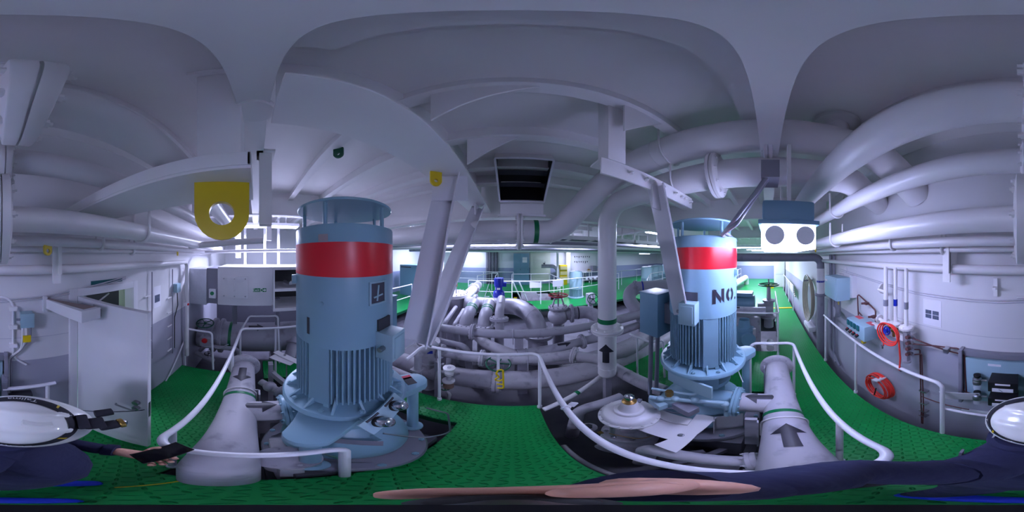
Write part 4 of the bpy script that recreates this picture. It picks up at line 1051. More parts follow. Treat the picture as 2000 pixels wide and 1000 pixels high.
f = out(S().lathe([(.1,.16),(.19,.165),(.19,.205),(.1,.21)],c,n=40), 'bonnet_flange', DU, t); bolts(f, c+V((0,0,.19)), Z3, .155, 8, .02, .025, M['chrome'])
out(S().ball(c+V((0,0,.0)),.2).cyl(c+V((-.20,-.1,-.05)),c+V((.12,.06,-.05)),.13), 'valve_body', DU, t)
out(S().tube([c+V((-.2,-.05,.42)),c+V((-.1,-.2,.36)),c+V((.15,-.26,.36)),c+V((.35,-.2,.45))],.004,.1,6), 'air_tube', M['brass'], t)
t = thing('positioner', 'small black and brass fitting on a flange left of the disc actuator', 'fitting', (.45,.97,.4))
q = V((.47,.93,.42)); out(S().lathe([(.06,0),(.06,.015),(.02,.02)],q), 'flange', DU, t); out(S().cyl(q+V((0,0,.02)),q+V((0,0,.05)),.03,n=6), 'cap_nut', M['dark'], t); out(S().box(q+V((.03,-.1,.0)),(.03,.03,.02)), 'brass_fitting', M['brass'], t)
def poly_plate(label, px, z, tk=.008, name='bracket_plate', m='pipe'):
    pts = [onZ(x, y, z) for x, y in px]; n = len(pts)
    s = S(); s.add(pts+[p-Z3*tk for p in pts], [tuple(range(n)), tuple(range(2*n-1,n-1,-1))]+[(k,(k+1)%n,n+(k+1)%n,n+k) for k in range(n)])
    return tag(out(s, name, M[m]), label, 'bracket')
poly_plate('white flat strip arching from the disc actuator towards the right pump', [(1272,790),(1300,804),(1352,818),(1343,830),(1300,822),(1270,806)], .60)
t = poly_plate('wide white bent plate with one bolt right of the disc actuator', [(1362,807),(1400,815),(1362,848),(1320,884),(1278,868),(1322,850)], .585)
poly_plate('flat white plate tucked under the disc actuator rim', [(1245,838),(1285,818),(1352,830),(1322,862)], .582)
q = onZ(1330,850,.585); out(S().cyl(q,q+V((0,0,.014)),.014,n=6).cyl(q,q+V((0,0,.003)),.02), 'bolt', M['steel'], t)
a = onZ(1400,816,.585)
tag(out(S().bar(a+V((.0,.02,-.15)), a+V((.10,-.16,-.15)), .008, .32).bar(a+V((0,.02,-.15)),a+V((-.06,-.0,-.15)),.008,.32), 'support_angle', M['dust'], bev=.002), 'upright white angle stand between disc actuator and arrow pipe', 'bracket')
tag(out(S().b2(.60,.78,.12,.42,ZP,-.25), 'pump_skid', M['bilge']), 'dark steel block at the bottom of the right pit', 'skid')
for i,(a,b,z) in enumerate((((.62,.4),(1.1,.2),-.2),((.62,.6),(.85,.35),-.15),((.7,1.1),(1.1,.6),-.3))):
    tag(out(S().bar((a[0],a[1],z),(b[0],b[1],z),.05,.12), 'foundation_stiffener', M['bilge']), ('long','short','deep')[i]+' slanted stiffener bar in the dark of the right pit', 'stiffener')
t = thing('rail_clip', 'white plastic clip with tag on the centre rail by the disc actuator', 'clip', (.31,.83,1.03))
out(S().ring((.285,.83,1.07),Y3,.024,.008), 'clip_ring', M['rail'], t); out(S().box((.335,.86,1.06),(.05,.012,.05),Matrix.Rotation(.6,3,'Y')), 'clip_tag', M['rail'], t)
# left pit small gear
t = pipe('drain_valve', 'small dusty valve between left suction pipe and left pump', [(-1.75,.05,.55),(-1.5,.3,.5),(-1.45,.9,.45)], .045, .1, DU, 'valve')
out(S().ball((-1.66,.14,.53),.075), 'valve_body', DU, t); flange(t, (-1.57,.23,.515), (.25,.25,-.05), .08, .015, 6, DU, sep=False)
tag(out(S().b2(-2.15,-2.05,.16,.22,ZP,.62).bar((-2.1,.2,.42),(-1.3,.55,.42),.05,.10), 'support_post', DU), 'grey box post with cross bar beside the left suction flange', 'post')
t = thing('bracket_plate', 'flat white L shaped plate left of the left pump fins', 'bracket', (-1.9,.55,.6))
out(S().bar((-2.05,.20,.80),(-1.82,.42,.80),.11,.008,up=Z3).bar((-2.15,.26,.81),(-1.45,.75,.81),.09,.008,up=Z3), 'plate', M['pipe'], t); out(S().cyl((-2.02,.36,.815),(-2.02,.36,.835),.015,n=6), 'bolt', M['steel'], t); out(S().cyl((-1.9,.36,.0),(-1.9,.36,.8),.008), 'stay_rod', M['steel'], t)
c = V((-1.53,.80,0))
t = thing('diaphragm_actuator', 'white disc actuator half hidden behind the left pump fins', 'actuator', (c.x,c.y,ZP))
out(S().lathe([(.1,.80),(.2,.81),(.215,.82),(.215,.84),(.19,.87),(.12,.90),(.1,.93)],c,n=48), 'diaphragm_case', M['pipe'], t); out(S().cyl(c+V((0,0,ZP)),c+V((0,0,.8)),.06), 'yoke', DU, t)
# casting under the camera between the rail and the left pipe
t = thing('flanged_casting', 'grey flanged casting at the foot of the rail below the phone', 'casting', (-.72,-.03,ZP))
out(S().b2(-.95,-.50,.07,.16,ZP,.30).cyl((-.62,.12,.0),(-.62,.12,.42),.09), 'casting_body', DU, t, bev=.02)
f = out(S().lathe([(.03,.40),(.13,.405),(.14,.415),(.14,.44),(.03,.45)],(-.62,.12,0),n=36), 'cover', DU, t); bolts(f, V((-.62,.12,.425)), Z3, .11, 8, .011, .018, DU)
# ================================================================= FAR HALL
def bx(name, label, cat, x0,x1,y0,y1,z0,z1, m, bev=.01, group=None):
    t = thing(name, label, cat, ((x0+x1)/2,(y0+y1)/2,z0), group); out(S().b2(x0,x1,y0,y1,z0,z1), 'casing', m, t, bev=bev); return t
def door_panel(t, x0,x1,y,z0,z1, m, handle=True):
    k = out(S().b2(x0,x1,y-.02,y,z0,z1), 'door', m, t, bev=.004)
    if handle: out(S().b2(x1-.07,x1-.05,y-.04,y-.02,(z0+z1)/2-.06,(z0+z1)/2+.06), 'handle', M['dark'], k)
    return k
t = bx('blue_cabinet', 'tall blue double-door cabinet on the far wall, right of the cable bundle', 'cabinet', .12,1.30,12.45,12.98,0,2.45, M['blued'])
door_panel(t,.15,.70,12.45,.05,2.4,M['blued']); door_panel(t,.72,1.27,12.45,.05,2.4,M['blued'])
out(S().b2(.80,1.15,12.40,12.425,1.75,2.15), 'notice', M['paper'], t)
t = bx('blue_cabinet', 'dark blue cabinet at the far left behind the white braces', 'cabinet', -6.0,-4.75,7.3,8.2,0,1.75, M['blued']); door_panel(t,-5.95,-4.8,7.3,.05,1.7,M['blued']); out(S().b2(-5.9,-5.2,7.27,7.28,1.6,1.66),'vent_grille',M['dark'],t)
t = bx('control_cabinet', 'pale blue control cabinet with small screen beside the dark blue cabinet', 'cabinet', -5.0,-4.3,8.3,9.0,0,1.85, M['bluel']); s = out(S().b2(-4.8,-4.5,8.28,8.3,1.3,1.62), 'screen', M['dark'], t); out(S().b2(-4.85,-4.6,8.27,8.285,1.5,1.6),'display',M['bluact'],t)
t = thing('cable_bundle', 'thick bundle of vertical grey cables on the far wall', 'cables', (-1.55,12.9,0))
for k in range(12): out(S().tube([(-2.05+k*.085,12.86+.03*math.sin(k*2.1),0),(-2.05+k*.085+.03*math.sin(k),12.86,1.4),(-2.05+k*.085,12.88,3.3)],.036,.3,8), 'cable', M['cable'] if k%3 else M['mid'], t)
t = bx('wall_panel', 'white far wall panel with small knobs, right of the tall blue cabinet', 'panel', 1.45,3.1,12.9,12.99,.2,2.7, M['wallc']); door_panel(t,1.75,2.7,12.9,1.2,2.3,M['wallc']); out(S().b2(2.5,2.65,12.86,12.88,1.55,1.7),'latch',M['dark'],t)
t = bx('tool_board', 'white tool board with hanging tools above the far workbench', 'tool board', 4.7,7.3,12.9,12.99,.9,2.75, M['white'])
for k in range(15):
    x = 5.2+(k%8)*.2; z = 2.25-.45*(k//8); h = .1+.12*random.random(); out(S().b2(x,x+.04,12.87,12.9,z-h,z).b2(x-.02,x+.06,12.87,12.9,z-.03,z), 'hanging_tool', M['dark'], t)
t = thing('workbench', 'white far workbench with shelf below the tool board', 'workbench', (6,12.4,0))
out(S().b2(5.0,7.6,12.1,12.9,.86,.92), 'worktop', M['rail'], t, bev=.005); out(S().b2(5.1,7.5,12.15,12.85,.2,.23), 'shelf', M['rail'], t)
for x in (5.05,6.25,7.5):
    for y in (12.15,12.85): out(S().b2(x-.03,x+.03,y-.03,y+.03,0,.86), 'leg', M['rail'], t)
x = tag(out(S().b2(6.65,7.05,12.3,12.7,.93,1.4), 'tool_box', M['mid'], bev=.02), 'grey box standing on the far white workbench', 'box')
x = tag(out(S().b2(6.2,6.5,12.3,12.6,.93,1.06).b2(6.25,6.4,12.35,12.5,1.06,1.15), 'bench_vise', M['brass'], bev=.01), 'small brown vise on the far white workbench', 'vise')
x = tag(out(S().lathe([(.06,.93),(.06,1.15),(.03,1.2),(.03,1.25)],(7.25,12.4,0)), 'spray_bottle', M['yellow']), 'small yellow can at the right end of the far workbench', 'can')
t = bx('yellow_rack', 'yellow rack of parts left of the far workbench', 'rack', 3.6,4.2,11.9,12.5,0,1.55, M['yellow'])
for z in (.4,.8,1.2): out(S().b2(3.63,4.17,11.87,11.9,z,z+.25), 'tray', mat('cream_tray',(214,200,140),.5), t)
t = bx('support_column', 'slim white column in front of the yellow rack', 'column', 3.0,3.12,10.6,10.72,0,3.3, M['white'])
t = bx('support_column', 'white column between the far wall panel and the tool board', 'column', 4.35,4.7,12.5,12.9,0,3.3, M['white'])
for i, x in enumerate((-4.4,-5.6)): bx('support_column', ('near','far')[i]+' white column by the far left blue cabinets', 'column', x,x+.14,9.6,9.74,0,3.3, M['white'])
# far machines (blue vertical motors) in and around the deck opening
def far_motor(label, x, y, r, h, z0=0, group='far blue motors'):
    t = thing('far_motor', label, 'motor', (x,y,z0), group); c = V((x,y,z0))
    out(S().lathe([(r*.5,h),(r*.9,h*.98),(r,h*.93),(r,h*.45)],c,n=28), 'cowl', M['bluel'], t)
    s = S(); s.lathe([(r*.86,h*.45),(r*.86,h*.2)],c,n=28)
    for k in range(28): a = 2*PI*k/28; e = V((math.cos(a),math.sin(a),0)); s.bar(c+e*r*.92+Z3*h*.2,c+e*r*.92+Z3*h*.46,.015,r*.2,up=e)
    out(s, 'finned_frame', M['bluel'], t); out(S().lathe([(r*1.2,h*.16),(r*1.25,h*.2),(r*.8,h*.22)],c,n=28), 'motor_flange', M['bluel'], t)
    out(S().lathe([(r*.8,0),(r*.8,h*.18)],c,n=20), 'pump_body', M['pgrey'], t)
    return t
far_motor('pale blue vertical motor at the deck opening, right of the red handwheel', 3.35,8.1,.36,1.75,-.3)
for i, (x,y) in enumerate(((8.6,7.9),(9.6,8.2),(10.6,8.5),(12.0,8.6))): far_motor(('leftmost','second','third','rightmost')[i]+' of the pale blue motors in the row right of the riser pipe', x,y,.42,1.5,0)
# white junction boxes and sign boards on rails
tag(out(S().b2(.80,1.36,7.35,7.38,.78,1.08), 'rail_board', M['rail']), 'blank white board on the far rail, left of the two', 'board')
tag(out(S().b2(1.88,2.36,7.35,7.38,.80,1.10), 'rail_board', M['rail']), 'blank white board on the far rail, nearer the pale blue motor', 'board')
t = bx('valve_box', 'white row of valve handles at the far rail left of the riser pipe', 'valve manifold', 3.9,5.0,8.0,8.15,.95,1.08, M['rail'])
for k in range(4): out(S().cyl((4.05+k*.27,7.98,1.02),(4.05+k*.27,7.85,.9),.04), 'valve_handle', M['dark'], t)
# rails of the far hall
def far_rail(label, pts, z=1.08, mid=True, step=1.5, z0=0):
    t = thing('deck_rail', label, 'railing', (pts[0][0],pts[0][1],z0))
    P = [V((x,y,z)) for x, y in pts]
    out(S().tube(P,.022,.08,8), 'rail', M['rail'], t)
    if mid: out(S().tube([p-Z3*.5 for p in P],.016,.08,8), 'mid_rail', M['rail'], t)
    for a, b in zip(P, P[1:]):
        n = max(1, round((b-a).length/step))
        for k in range(n): q = a.lerp(b, k/n); out(S().cyl((q.x,q.y,z0),q,.02,n=8), 'post', M['rail'], t)
    q = P[-1]; out(S().cyl((q.x,q.y,z0),q,.02,n=8), 'post', M['rail'], t)
    return t
far_rail('white rail across the far deck edge behind the blue actuator', [(-2.0,7.3),(0,7.25)], 1.12)
far_rail('white rail running left of the drum to the far cabinets', [(-3.95,2.7),(-3.95,5.6)], 1.05, step=1.4)
far_rail('white rail round the back of the far deck opening', [(.0,7.8),(.0,10.3),(2.4,10.3),(2.4,7.9)], 1.1)
far_rail('white rail along the front of the far deck opening', [(.0,7.45),(1.3,7.3),(3.6,7.8),(6.6,8.6)], 1.1, step=1.3)
far_rail('white rail in front of the far wall and cable bundle', [(-4.2,11.6),(.1,11.6)], 1.1, step=2)
far_rail('small white stair rail beyond the drum strainer', [(-1.9,8.8),(-1.3,10.4),(-.9,10.4),(-.9,8.8)], 1.15, False, 1.6)
far_rail('white rail behind the row of pale blue motors', [(6.0,9.6),(9.6,10.0),(13,10.2)], 1.1, step=1.6)
far_rail('white rail in front of the row of pale blue motors', [(5.9,5.4),(8.0,7.0),(12.5,7.6)], 1.1, step=1.6)
far_rail('white rail by the far workbench', [(4.6,11.2),(6.0,11.3)], 1.1, True, .7)
tag(out(S().bar((.05,7.75,1.0),(.65,8.5,-.5),.05,.05).bar((.35,7.75,1.0),(.95,8.5,-.5),.05,.05), 'ladder_rail', M['rail']), 'sloping white ladder sides going into the far deck opening', 'ladder')
tag(out(S().b2(.08,.24,7.72,7.76,-.02,.24), 'yellow_plate', M['yellow']), 'small yellow plate at the corner of the far deck opening', 'plate')
t = pipe('curved_far_pipe', 'grey gooseneck pipe behind the far rails', [(2.0,10.9,1.55),(3.1,10.9,1.55),(3.2,10.9,.0)], .13, .4, PG)
for i, (x, w_, h) in enumerate(((.5,.9,.5),(1.4,.7,.35))): tag(out(S().b2(x,x+w_,8.6,9.5,-.5,h-.35), 'pit_machine', M['dust'], bev=.05), ('larger','smaller')[i]+' dusty block inside the far deck opening', 'machine')
# cable trays and their cables above the hall
def tray(label, x0, x1, y, z, w=.5, n=7):
    t = thing('cable_tray', label, 'cable tray', ((x0+x1)/2, y, z), 'cable trays of the far hall')
    out(S().b2(x0,x1,y-w/2,y-w/2+.02,z,z+.09).b2(x0,x1,y+w/2-.02,y+w/2,z,z+.09), 'side_rail', M['girder'], t)
    s = S(); x = x0+.2
    while x < x1: s.b2(x-.02,x+.02,y-w/2,y+w/2,z,z+.02); x += .6
    out(s, 'rungs', M['girder'], t)
    for k in range(n):
        yy = y-w/2+.06+k*(w-.1)/n; out(S().tube([(x0,yy,z+.05),((x0+x1)/2,yy+.02*math.sin(k),z+.06),(x1,yy,z+.05)],.022+.006*(k%3),0,8), 'cable', M['cable'] if k%2 else M['dark'], t)
    s = S(); x = x0+.9
    while x < x1: s.b2(x-.02,x+.02,y-w/2-.0,y-w/2+.02,z,ZC).b2(x-.02,x+.02,y+w/2-.02,y+w/2,z,ZC); x += 2.6
    out(s, 'drop_hanger', M['girder'], t)
    return t
tray('nearest cable tray crossing the hall, just beyond the white overhead pipe', -5.5, 9, 3.7, 2.62, .6, 9)
tray('second cable tray from the white overhead pipe', -5.5, 11, 5.0, 2.72, .6, 8)
tray('third cable tray from the white overhead pipe', -5.5, 13, 6.6, 2.66, .5, 7)
tray('fourth cable tray from the white overhead pipe', -4.5, 14, 8.6, 2.62, .5, 6)
tray('farthest cable tray, close to the far wall', -5, 14, 11.0, 2.66, .5, 6)
for i, (y, z, r) in enumerate(((4.35,2.62,.06),(5.7,2.6,.07),(7.6,2.58,.09),(9.6,2.55,.07))):
    pipe('hall_pipe', ('nearest','second','third','farthest')[i]+' pale pipe running athwart below the cable trays', [(-5.5,y,z),(14,y,z)], r, 0, M['pipe'] if i%2 else M['mid'])
    t = bpy.data.objects['hall_pipe' if i == 0 else 'hall_pipe.%03d' % i]
    for x in (-4.6,-1.2,2.2,5.6,9,12.4): out(S().b2(x-.02,x+.02,y-.02,y+.02,z,ZC), 'pipe_hanger', M['girder'], t)
# ================================================================= RIGHT CORRIDOR
t = pipe('corner_pipe', 'grey wall pipe with blue mark, bending across the corridor overhead', [(3.35,2.2,2.22),(3.35,-1.12,2.22),(3.35,-1.12,-.5)], .085, .16, M['mid'])
band(t, (3.35,-1.12,1.70), Z3, .086, .04, M['bluact']); flange(t, (3.35,-1.12,1.40), Z3, .125, .02, 8, M['mid'], sep=False)
out(S().cyl((3.35,-1.12,1.42),(3.35,-1.12,1.98),.088), 'white_sleeve', M['pipe'], t)
for i, (x, r) in enumerate(((2.96,.032),(2.80,.028))): pipe('conduit', ('thicker','thinner')[i]+' grey vertical conduit between the corner pipe and the blue wall box', [(x,-1.2,2.35),(x,-1.2,.2),(x-.25,-1.2,.0)], r, .12, M['mid'])
t = thing('hose_coil', 'coil of clear hose hanging on the wall past the corner pipe', 'hose', (4.5,-1.14,.35))
for k in range(5): out(S().tube([(4.5+(.40+.03*k)*math.cos(a),-1.20+.028*k,1.02+(.55+.035*k)*math.sin(a)) for a in [2*PI*j/36 for j in range(36)]],.017,0,8,closed=True), 'hose_loop', M['hosec'], t)
out(S().tube([(4.5,-1.25,1.55),(4.5,-1.0,1.55)],.02), 'hook', M['mid'], t)
tag(out(S().b2(4.1,4.7,-1.25,-1.05,.1,.25), 'hose_tray', M['paper'], bev=.02), 'white tray on the deck edge below the clear hose coil', 'tray')
t = bx('locker', 'white two-part locker standing at the far end of the corridor', 'locker', 11.6,12.3,-1.2,-.45,0,1.85, M['wallc']); out(S().b2(11.58,11.6,-1.15,-.5,.05,.9),'lower_door',M['wallc'],t); out(S().b2(11.58,11.6,-1.15,-.5,.95,1.8),'upper_door',M['wallc'],t)
tag(out(S().b2(11.2,11.6,-.4,.1,0,.12).b2(11.35,11.6,-.4,.1,.12,.24), 'yellow_step', M['yellow']), 'yellow step in front of the far corridor locker', 'step')
tag(out(S().b2(6.7,6.82,-1.0,-.2,0,.02), 'edge_mark', M['yellow']), 'yellow strip across the corridor floor', 'floor strip')
t = thing('rod_rack', 'bundle of long pale rods held on the corridor wall rail', 'rods', (8,-1.1,.4))
for k in range(5): out(S().cyl((6.6,-1.12+.02*k,.55+.09*k),(9.4,-1.12+.02*k,.65+.09*k),.03,n=10), 'rod', M['hosec'], t)
far_rail('white rail beside the corridor wall rods', [(6.4,-1.0),(10.5,-1.0)], 1.05, False, 1.3)
far_rail('long white rail on the left side of the far corridor', [(8.0,2.6),(15.5,2.6)], 1.05, True, 1.5)
t = bx('far_equipment', 'grey machine block at the far end of the corridor', 'machine', 12.5,15,3,5.5,0,1.5, M['mid'], .05)
t = pipe('far_pipe', 'white pipe with elbow lying on the far corridor deck', [(9.5,2.0,.55),(12.5,1.7,.6),(12.8,1.7,.0)], .2, .4, M['pipe'])
# small pump group in the pit beside the corridor
c = V((4.45,-.02,0))
t = thing('gate_valve', 'tall grey gate valve with big dark green handwheel by the corridor', 'valve', (c.x,c.y,ZP))
out(S().cyl(c+V((0,0,.2)),c+V((0,0,1.0)),.13).lathe([(.1,.5),(.22,.5),(.22,.55),(.1,.56)],c).lathe([(.1,.98),(.17,.98),(.17,1.03),(.06,1.05),(.05,1.4)],c).cyl(c+V((0,-.1,.75)),c+V((0,.3,.75)),.18), 'valve_body', PG, t)
out(S().cyl(c+V((0,0,1.0)),c+V((0,0,1.62)),.02), 'valve_stem', M['steel'], t)
handwheel(t, c+V((0,0,1.46)), Z3, .27, .018, 5)
t = thing('small_pump', 'blue-grey horizontal pump in the pit beyond the right pump', 'pump', (4.3,.75,ZP))
out(S().cyl((4.3,.35,.95),(4.3,1.1,.95),.24).cyl((4.3,1.1,.95),(4.3,1.2,.95),.18).b2(4.1,4.5,.4,1.1,1.18,1.28), 'pump_motor', M['blued'], t, bev=.02)
out(S().b2(4.0,4.6,.2,1.3,ZP,.65), 'pump_base', M['dust'], t, bev=.02)
t = thing('small_pump', 'blue-grey vertical pump casing low in the pit beyond the right rail', 'pump', (3.75,.55,ZP))
out(S().lathe([(.2,ZP),(.24,.1),(.24,.45),(.15,.5),(.12,.7)],(3.75,.55,0)).cyl((3.75,.55,.3),(3.45,.42,.3),.13).lathe([(.16,0),(.16,.03)],(3.45,.42,.3),(-1,-.4,0)), 'pump_casing', M['blued'], t)
t = pipe('pit_pipe', 'grey horizontal pipe between the rail and the blue-grey small pump', [(3.75,1.9,.92),(3.75,.05,.92)], .11, 0, PG); arrow(t, (3.75,.75,.92), Y3, (-.5,0,1), .11, .2, .08)
for i in range(3): tag(out(S().cyl((3.55+.12*i,.3+.2*i,-.5),(3.55+.12*i,.3+.2*i,.55),.035), 'stub_pipe', DU), ('left','middle','right')[i]+' of three stub pipes in the pit beyond the right rail', 'pipe')
tag(out(S().cyl((3.5,-.05,.02),(3.85,-.05,.02),.08), 'canister', M['pipe']), 'small pale cylinder lying at the pit edge by the corridor rail', 'cylinder')

# ================================================================= WALL ON THE RIGHT (behind the camera)
YW = Y0
def wbox(x0,y0,x1,y1,Y=-1.1,back=YW):
    a, b = onY(x0,y0,Y), onY(x1,y1,Y); return a, b
t = thing('wall_box', 'light blue junction box on the wall left of the brown tube loop', 'junction box', (2.3,-1.1,1.6))
out(S().b2(2.12,2.58,-1.17,-.95,1.58,1.93), 'casing', M['bluel'], t, bev=.008); out(S().b2(2.13,2.57,-.95,-.935,1.59,1.92), 'cover', M['bluel'], t, bev=.004); out(S().b2(2.06,2.14,-1.25,-1.17,1.62,1.96).b2(2.5,2.6,-1.25,-1.17,1.6,1.95), 'mount_bracket', M['white'], t)
out(S().b2(2.45,2.55,-.934,-.932,1.84,1.87), 'box_label', M['paper'], t)
for k in range(4): out(S().tube([(2.24+.05*k,-1.06,1.58),(2.24+.05*k,-1.06,1.35-.02*k),(2.4+.06*k,-1.12,1.2-.03*k),(2.75,-1.18,1.28)],.014,.14,8), 'cable', M['mid'], t)
out(S().b2(2.24,2.31,-1.07,-1.05,1.48,1.53), 'yellow_tag', M['yellow'], t)
t = pipe('copper_tube', 'brown tube loop on the wall above the four-socket box', [(1.93,-1.2,1.3),(1.93,-1.18,1.72),(1.62,-1.18,1.62),(1.52,-1.18,1.58),(1.52,-1.18,1.30),(1.9,-1.18,1.45)], .010, .04, M['copper'], 'tube', n=10)
for x, z in ((1.68,1.64),(1.53,1.5)): out(S().box((x,-1.16,z),(.05,.05,.03)).cyl((x,-1.16,z),(x+.03,-1.1,z),.014), 'needle_valve', M['copper'], t)
t = thing('socket_box', 'pale control box with four green switches on the wall', 'control box', (1.72,-1.1,1.1))
a, b = onY(1664,628,-1.0), onY(1702,652,-1.0)
out(S().b2(1.46,1.86,-1.2,-.98,1.22,1.42), 'casing', M['bluel'], t, bev=.006)
for k in range(4):
    x = 1.82-.078*k; u = out(S().b2(x-.025,x+.025,-.985,-.965,1.33,1.40), 'green_cover', M['teal'], t, bev=.004); out(S().cyl((x,-.98,1.27),(x,-.94,1.25),.018), 'plug_socket', M['black'], t); out(S().b2(x-.01,x+.015,-.962,-.955,1.27,1.285), 'red_tab', M['red'], t)
for x in (1.52,1.78): out(S().b2(x-.06,x+.06,-1.15,-1.08,1.42,1.423), 'red_notice', mat('pink_label',(214,90,100),.5), t)
out(S().tube([(1.62,-1.08,1.22),(1.64,-1.08,1.1),(1.75,-1.15,1.02),(1.9,-1.2,1.1)],.010,.06,8), 'cable', M['rubber'], t); out(S().b2(1.60,1.65,-1.1,-1.06,1.10,1.14), 'yellow_tag', M['yellow'], t)
# three drop pipes with flanges and the gas fittings
names = ('left', 'middle', 'right')
dp = ((1730,630,.024),(1749,632,.019),(1770,640,.019))
for i, (px, py, r) in enumerate(dp):
    q = onY(px, py, -1.12)
    t = pipe('drop_pipe', names[i]+' of the three thin white drop pipes above the small red hose coil', [(q.x,-1.12,2.14),(q.x,-1.12,q.z)], r, 0)
    flange(t, (q.x,-1.12,q.z), Z3, .062+.008*(i==2), .010, 4, M['pipe'], br=.008)
    b_ = out(S().cyl((q.x,-1.12,q.z+.20),(q.x,-1.12,q.z+.27),r*1.12), 'sleeve', M['mid'] if i != 1 else M['bluact'], t)
    if i == 0: out(S().tube([(q.x,-1.12,q.z+.35),(q.x+.14,-1.12,q.z+.36),(q.x+.15,-1.24,q.z+.36)],.016,.04).lathe([(.06,0),(.06,.02)],(q.x+.13,-1.2,q.z+.36),(1,0,0)), 'side_flange', M['pipe'], t)
q = onY(1749,632,-1.12)
out_b = tag(out(S().b2(1.0,1.52,-1.17,-1.12,1.37,1.43).b2(.97,1.03,-1.25,-1.12,1.35,1.45), 'pipe_support', M['white'], bev=.004), 'white horizontal bar behind the three drop pipes', 'bracket')
t = thing('gas_valve', 'brass valve with blue knob in the small red hose coil', 'valve', (q.x,-1.1,1.05))
z_ = q.z-.02
out(S().cyl((q.x+.02,-1.12,z_),(q.x+.02,-1.12,z_-.14),.018).cyl((q.x+.16,-1.12,z_-.04),(q.x-.02,-1.12,z_-.05),.022).ball((q.x+.02,-1.12,z_-.06),.035), 'valve_body', M['brass'], t)
handwheel(t, (q.x+.05,-1.05,z_-.06), (0,1,.1), .042, .009, 5, M['bluact'])
out(S().cyl((q.x+.25,-1.12,z_+.0),(q.x+.12,-1.12,z_-.02),.02).lathe([(.05,0),(.05,.015)],(q.x+.24,-1.12,z_),(1,0,0)), 'inlet_flange', M['pipe'], t)
t = thing('hose_coil', 'small red hose coil hanging on the blue-knobbed valve', 'hose', (q.x,-1.02,.8))
cx, cz = onY(1737,651,-1.03).x, onY(1737,651,-1.03).z
for k in range(3): out(S().tube([(cx+(.115+.012*k)*math.cos(a)+.01*k,-1.04+.012*k,cz+(.10+.012*k)*math.sin(a)-.008*k) for a in [2*PI*j/32 for j in range(32)]],.0085,0,8,closed=True), 'hose_loop', M['hose'], t)
out(S().tube([(cx-.12,-1.03,cz),(cx-.14,-1.03,cz-.25),(cx-.13,-1.03,cz-.42)],.0085,.1,8), 'hose_tail', M['hose'], t); out(S().tube([(cx+.10,-1.06,cz+.02),(cx+.12,-1.06,cz-.22)],.0075,0,8), 'hose_tail', M['hose'], t)
for x, z in ((cx-.13,cz-.45),(cx+.12,cz-.25)): out(S().cyl((x,-1.045,z),(x,-1.045,z+.04),.011), 'hose_coupling', M['steel'], t)
t = thing('hose_coil', 'big red hose coil hung low on the grey wall', 'hose', (1.5,-1.2,.2))
q = onY(1714,755,-1.17)
for k in range(8):
    dx, dz, rr = random.uniform(-.012,.012), random.uniform(-.02,.01), .225+random.uniform(-.010,.012)
    if k > 5: rr *= .86
    out(S().tube([(q.x+dx+rr*.93*math.cos(a),-1.22+.013*k,q.z+dz+rr*1.02*math.sin(a)) for a in [2*PI*j/40 for j in range(40)]],.0085,0,8,closed=True), 'hose_loop', M['hose'], t)
out(S().box((q.x-.04,-1.16,q.z+.21),(.10,.14,.02),Matrix.Rotation(.4,3,'Y')), 'hook_plate', M['rail'], t); out(S().tube([(q.x-.06,-1.1,q.z+.05),(q.x-.03,-1.1,q.z-.13)],.008), 'hose_end', M['rubber'], t)
# manifold with copper lines
q = onY(1771,680,-1.12)
t = thing('gas_manifold', 'upright grey manifold with four red-capped valves under the right drop pipe', 'manifold', (q.x,-1.12,q.z-.2))
tz = onY(1770,645,-1.12).z
out(S().b2(q.x-.02,q.x+.03,-1.15,-1.10,1.14,tz-.01).lathe([(.04,1.12),(.04,1.14)],(q.x,-1.12,0)), 'manifold_bar', PG, t)
zs = [tz-.05-.068*k for k in range(4)]
for k, z in enumerate(zs):
    v = out(S().cyl((q.x-.02,-1.12,z),(q.x-.09,-1.10,z),.014).box((q.x-.06,-1.11,z),(.03,.03,.03)), 'line_valve', M['steel'], t); out(S().cyl((q.x-.05,-1.1,z),(q.x-.05,-1.06,z+.01),.018), 'valve_cap', M['copper'], v)
for i, (pts, lab) in enumerate((
    ([(q.x-.08,-1.1,zs[0]),(.55,-1.18,zs[0]-.09),(.46,-1.2,zs[0]-.11),(.44,-1.2,.75)], 'upper brown tube running from the manifold to the blue gauge board'),
    ([(q.x-.08,-1.1,zs[1]),(.72,-1.18,zs[1]+.0),(.50,-1.2,zs[1]+.02),(.47,-1.2,.85),(.38,-1.2,.82)], 'lower thin tube running from the manifold to the blue gauge board'),
    ([(q.x-.08,-1.1,zs[2]),(.89,-1.2,zs[2]-.05),(.87,-1.2,-.2)], 'left brown tube dropping down the grey wall from the manifold'),
    ([(q.x-.08,-1.1,zs[3]),(.87,-1.2,zs[3]-.03),(.85,-1.2,.3),(.86,-1.2,-.2)], 'right brown tube dropping down the grey wall from the manifold'))):
    t = pipe('copper_tube', lab, pts, .0075, .03, M['copper'], 'tube', n=8)
    if i == 2:
        for z in (.62,.36,.16,.03): out(S().b2(.82,.90,-1.25,-1.19,z,z+.02), 'tube_clip', M['steel'], t)
    if i == 0: out(S().b2(.58,.62,-1.2,-1.14,zs[0]-.1,zs[0]-.05), 'tube_clip', M['steel'], t)
pipe('copper_tube', 'short brown tube branch behind the rail end post', [(.87,-1.2,.52),(.62,-1.2,.50),(.42,-1.2,.5)], .007, 0, M['copper'], 'tube', n=8)
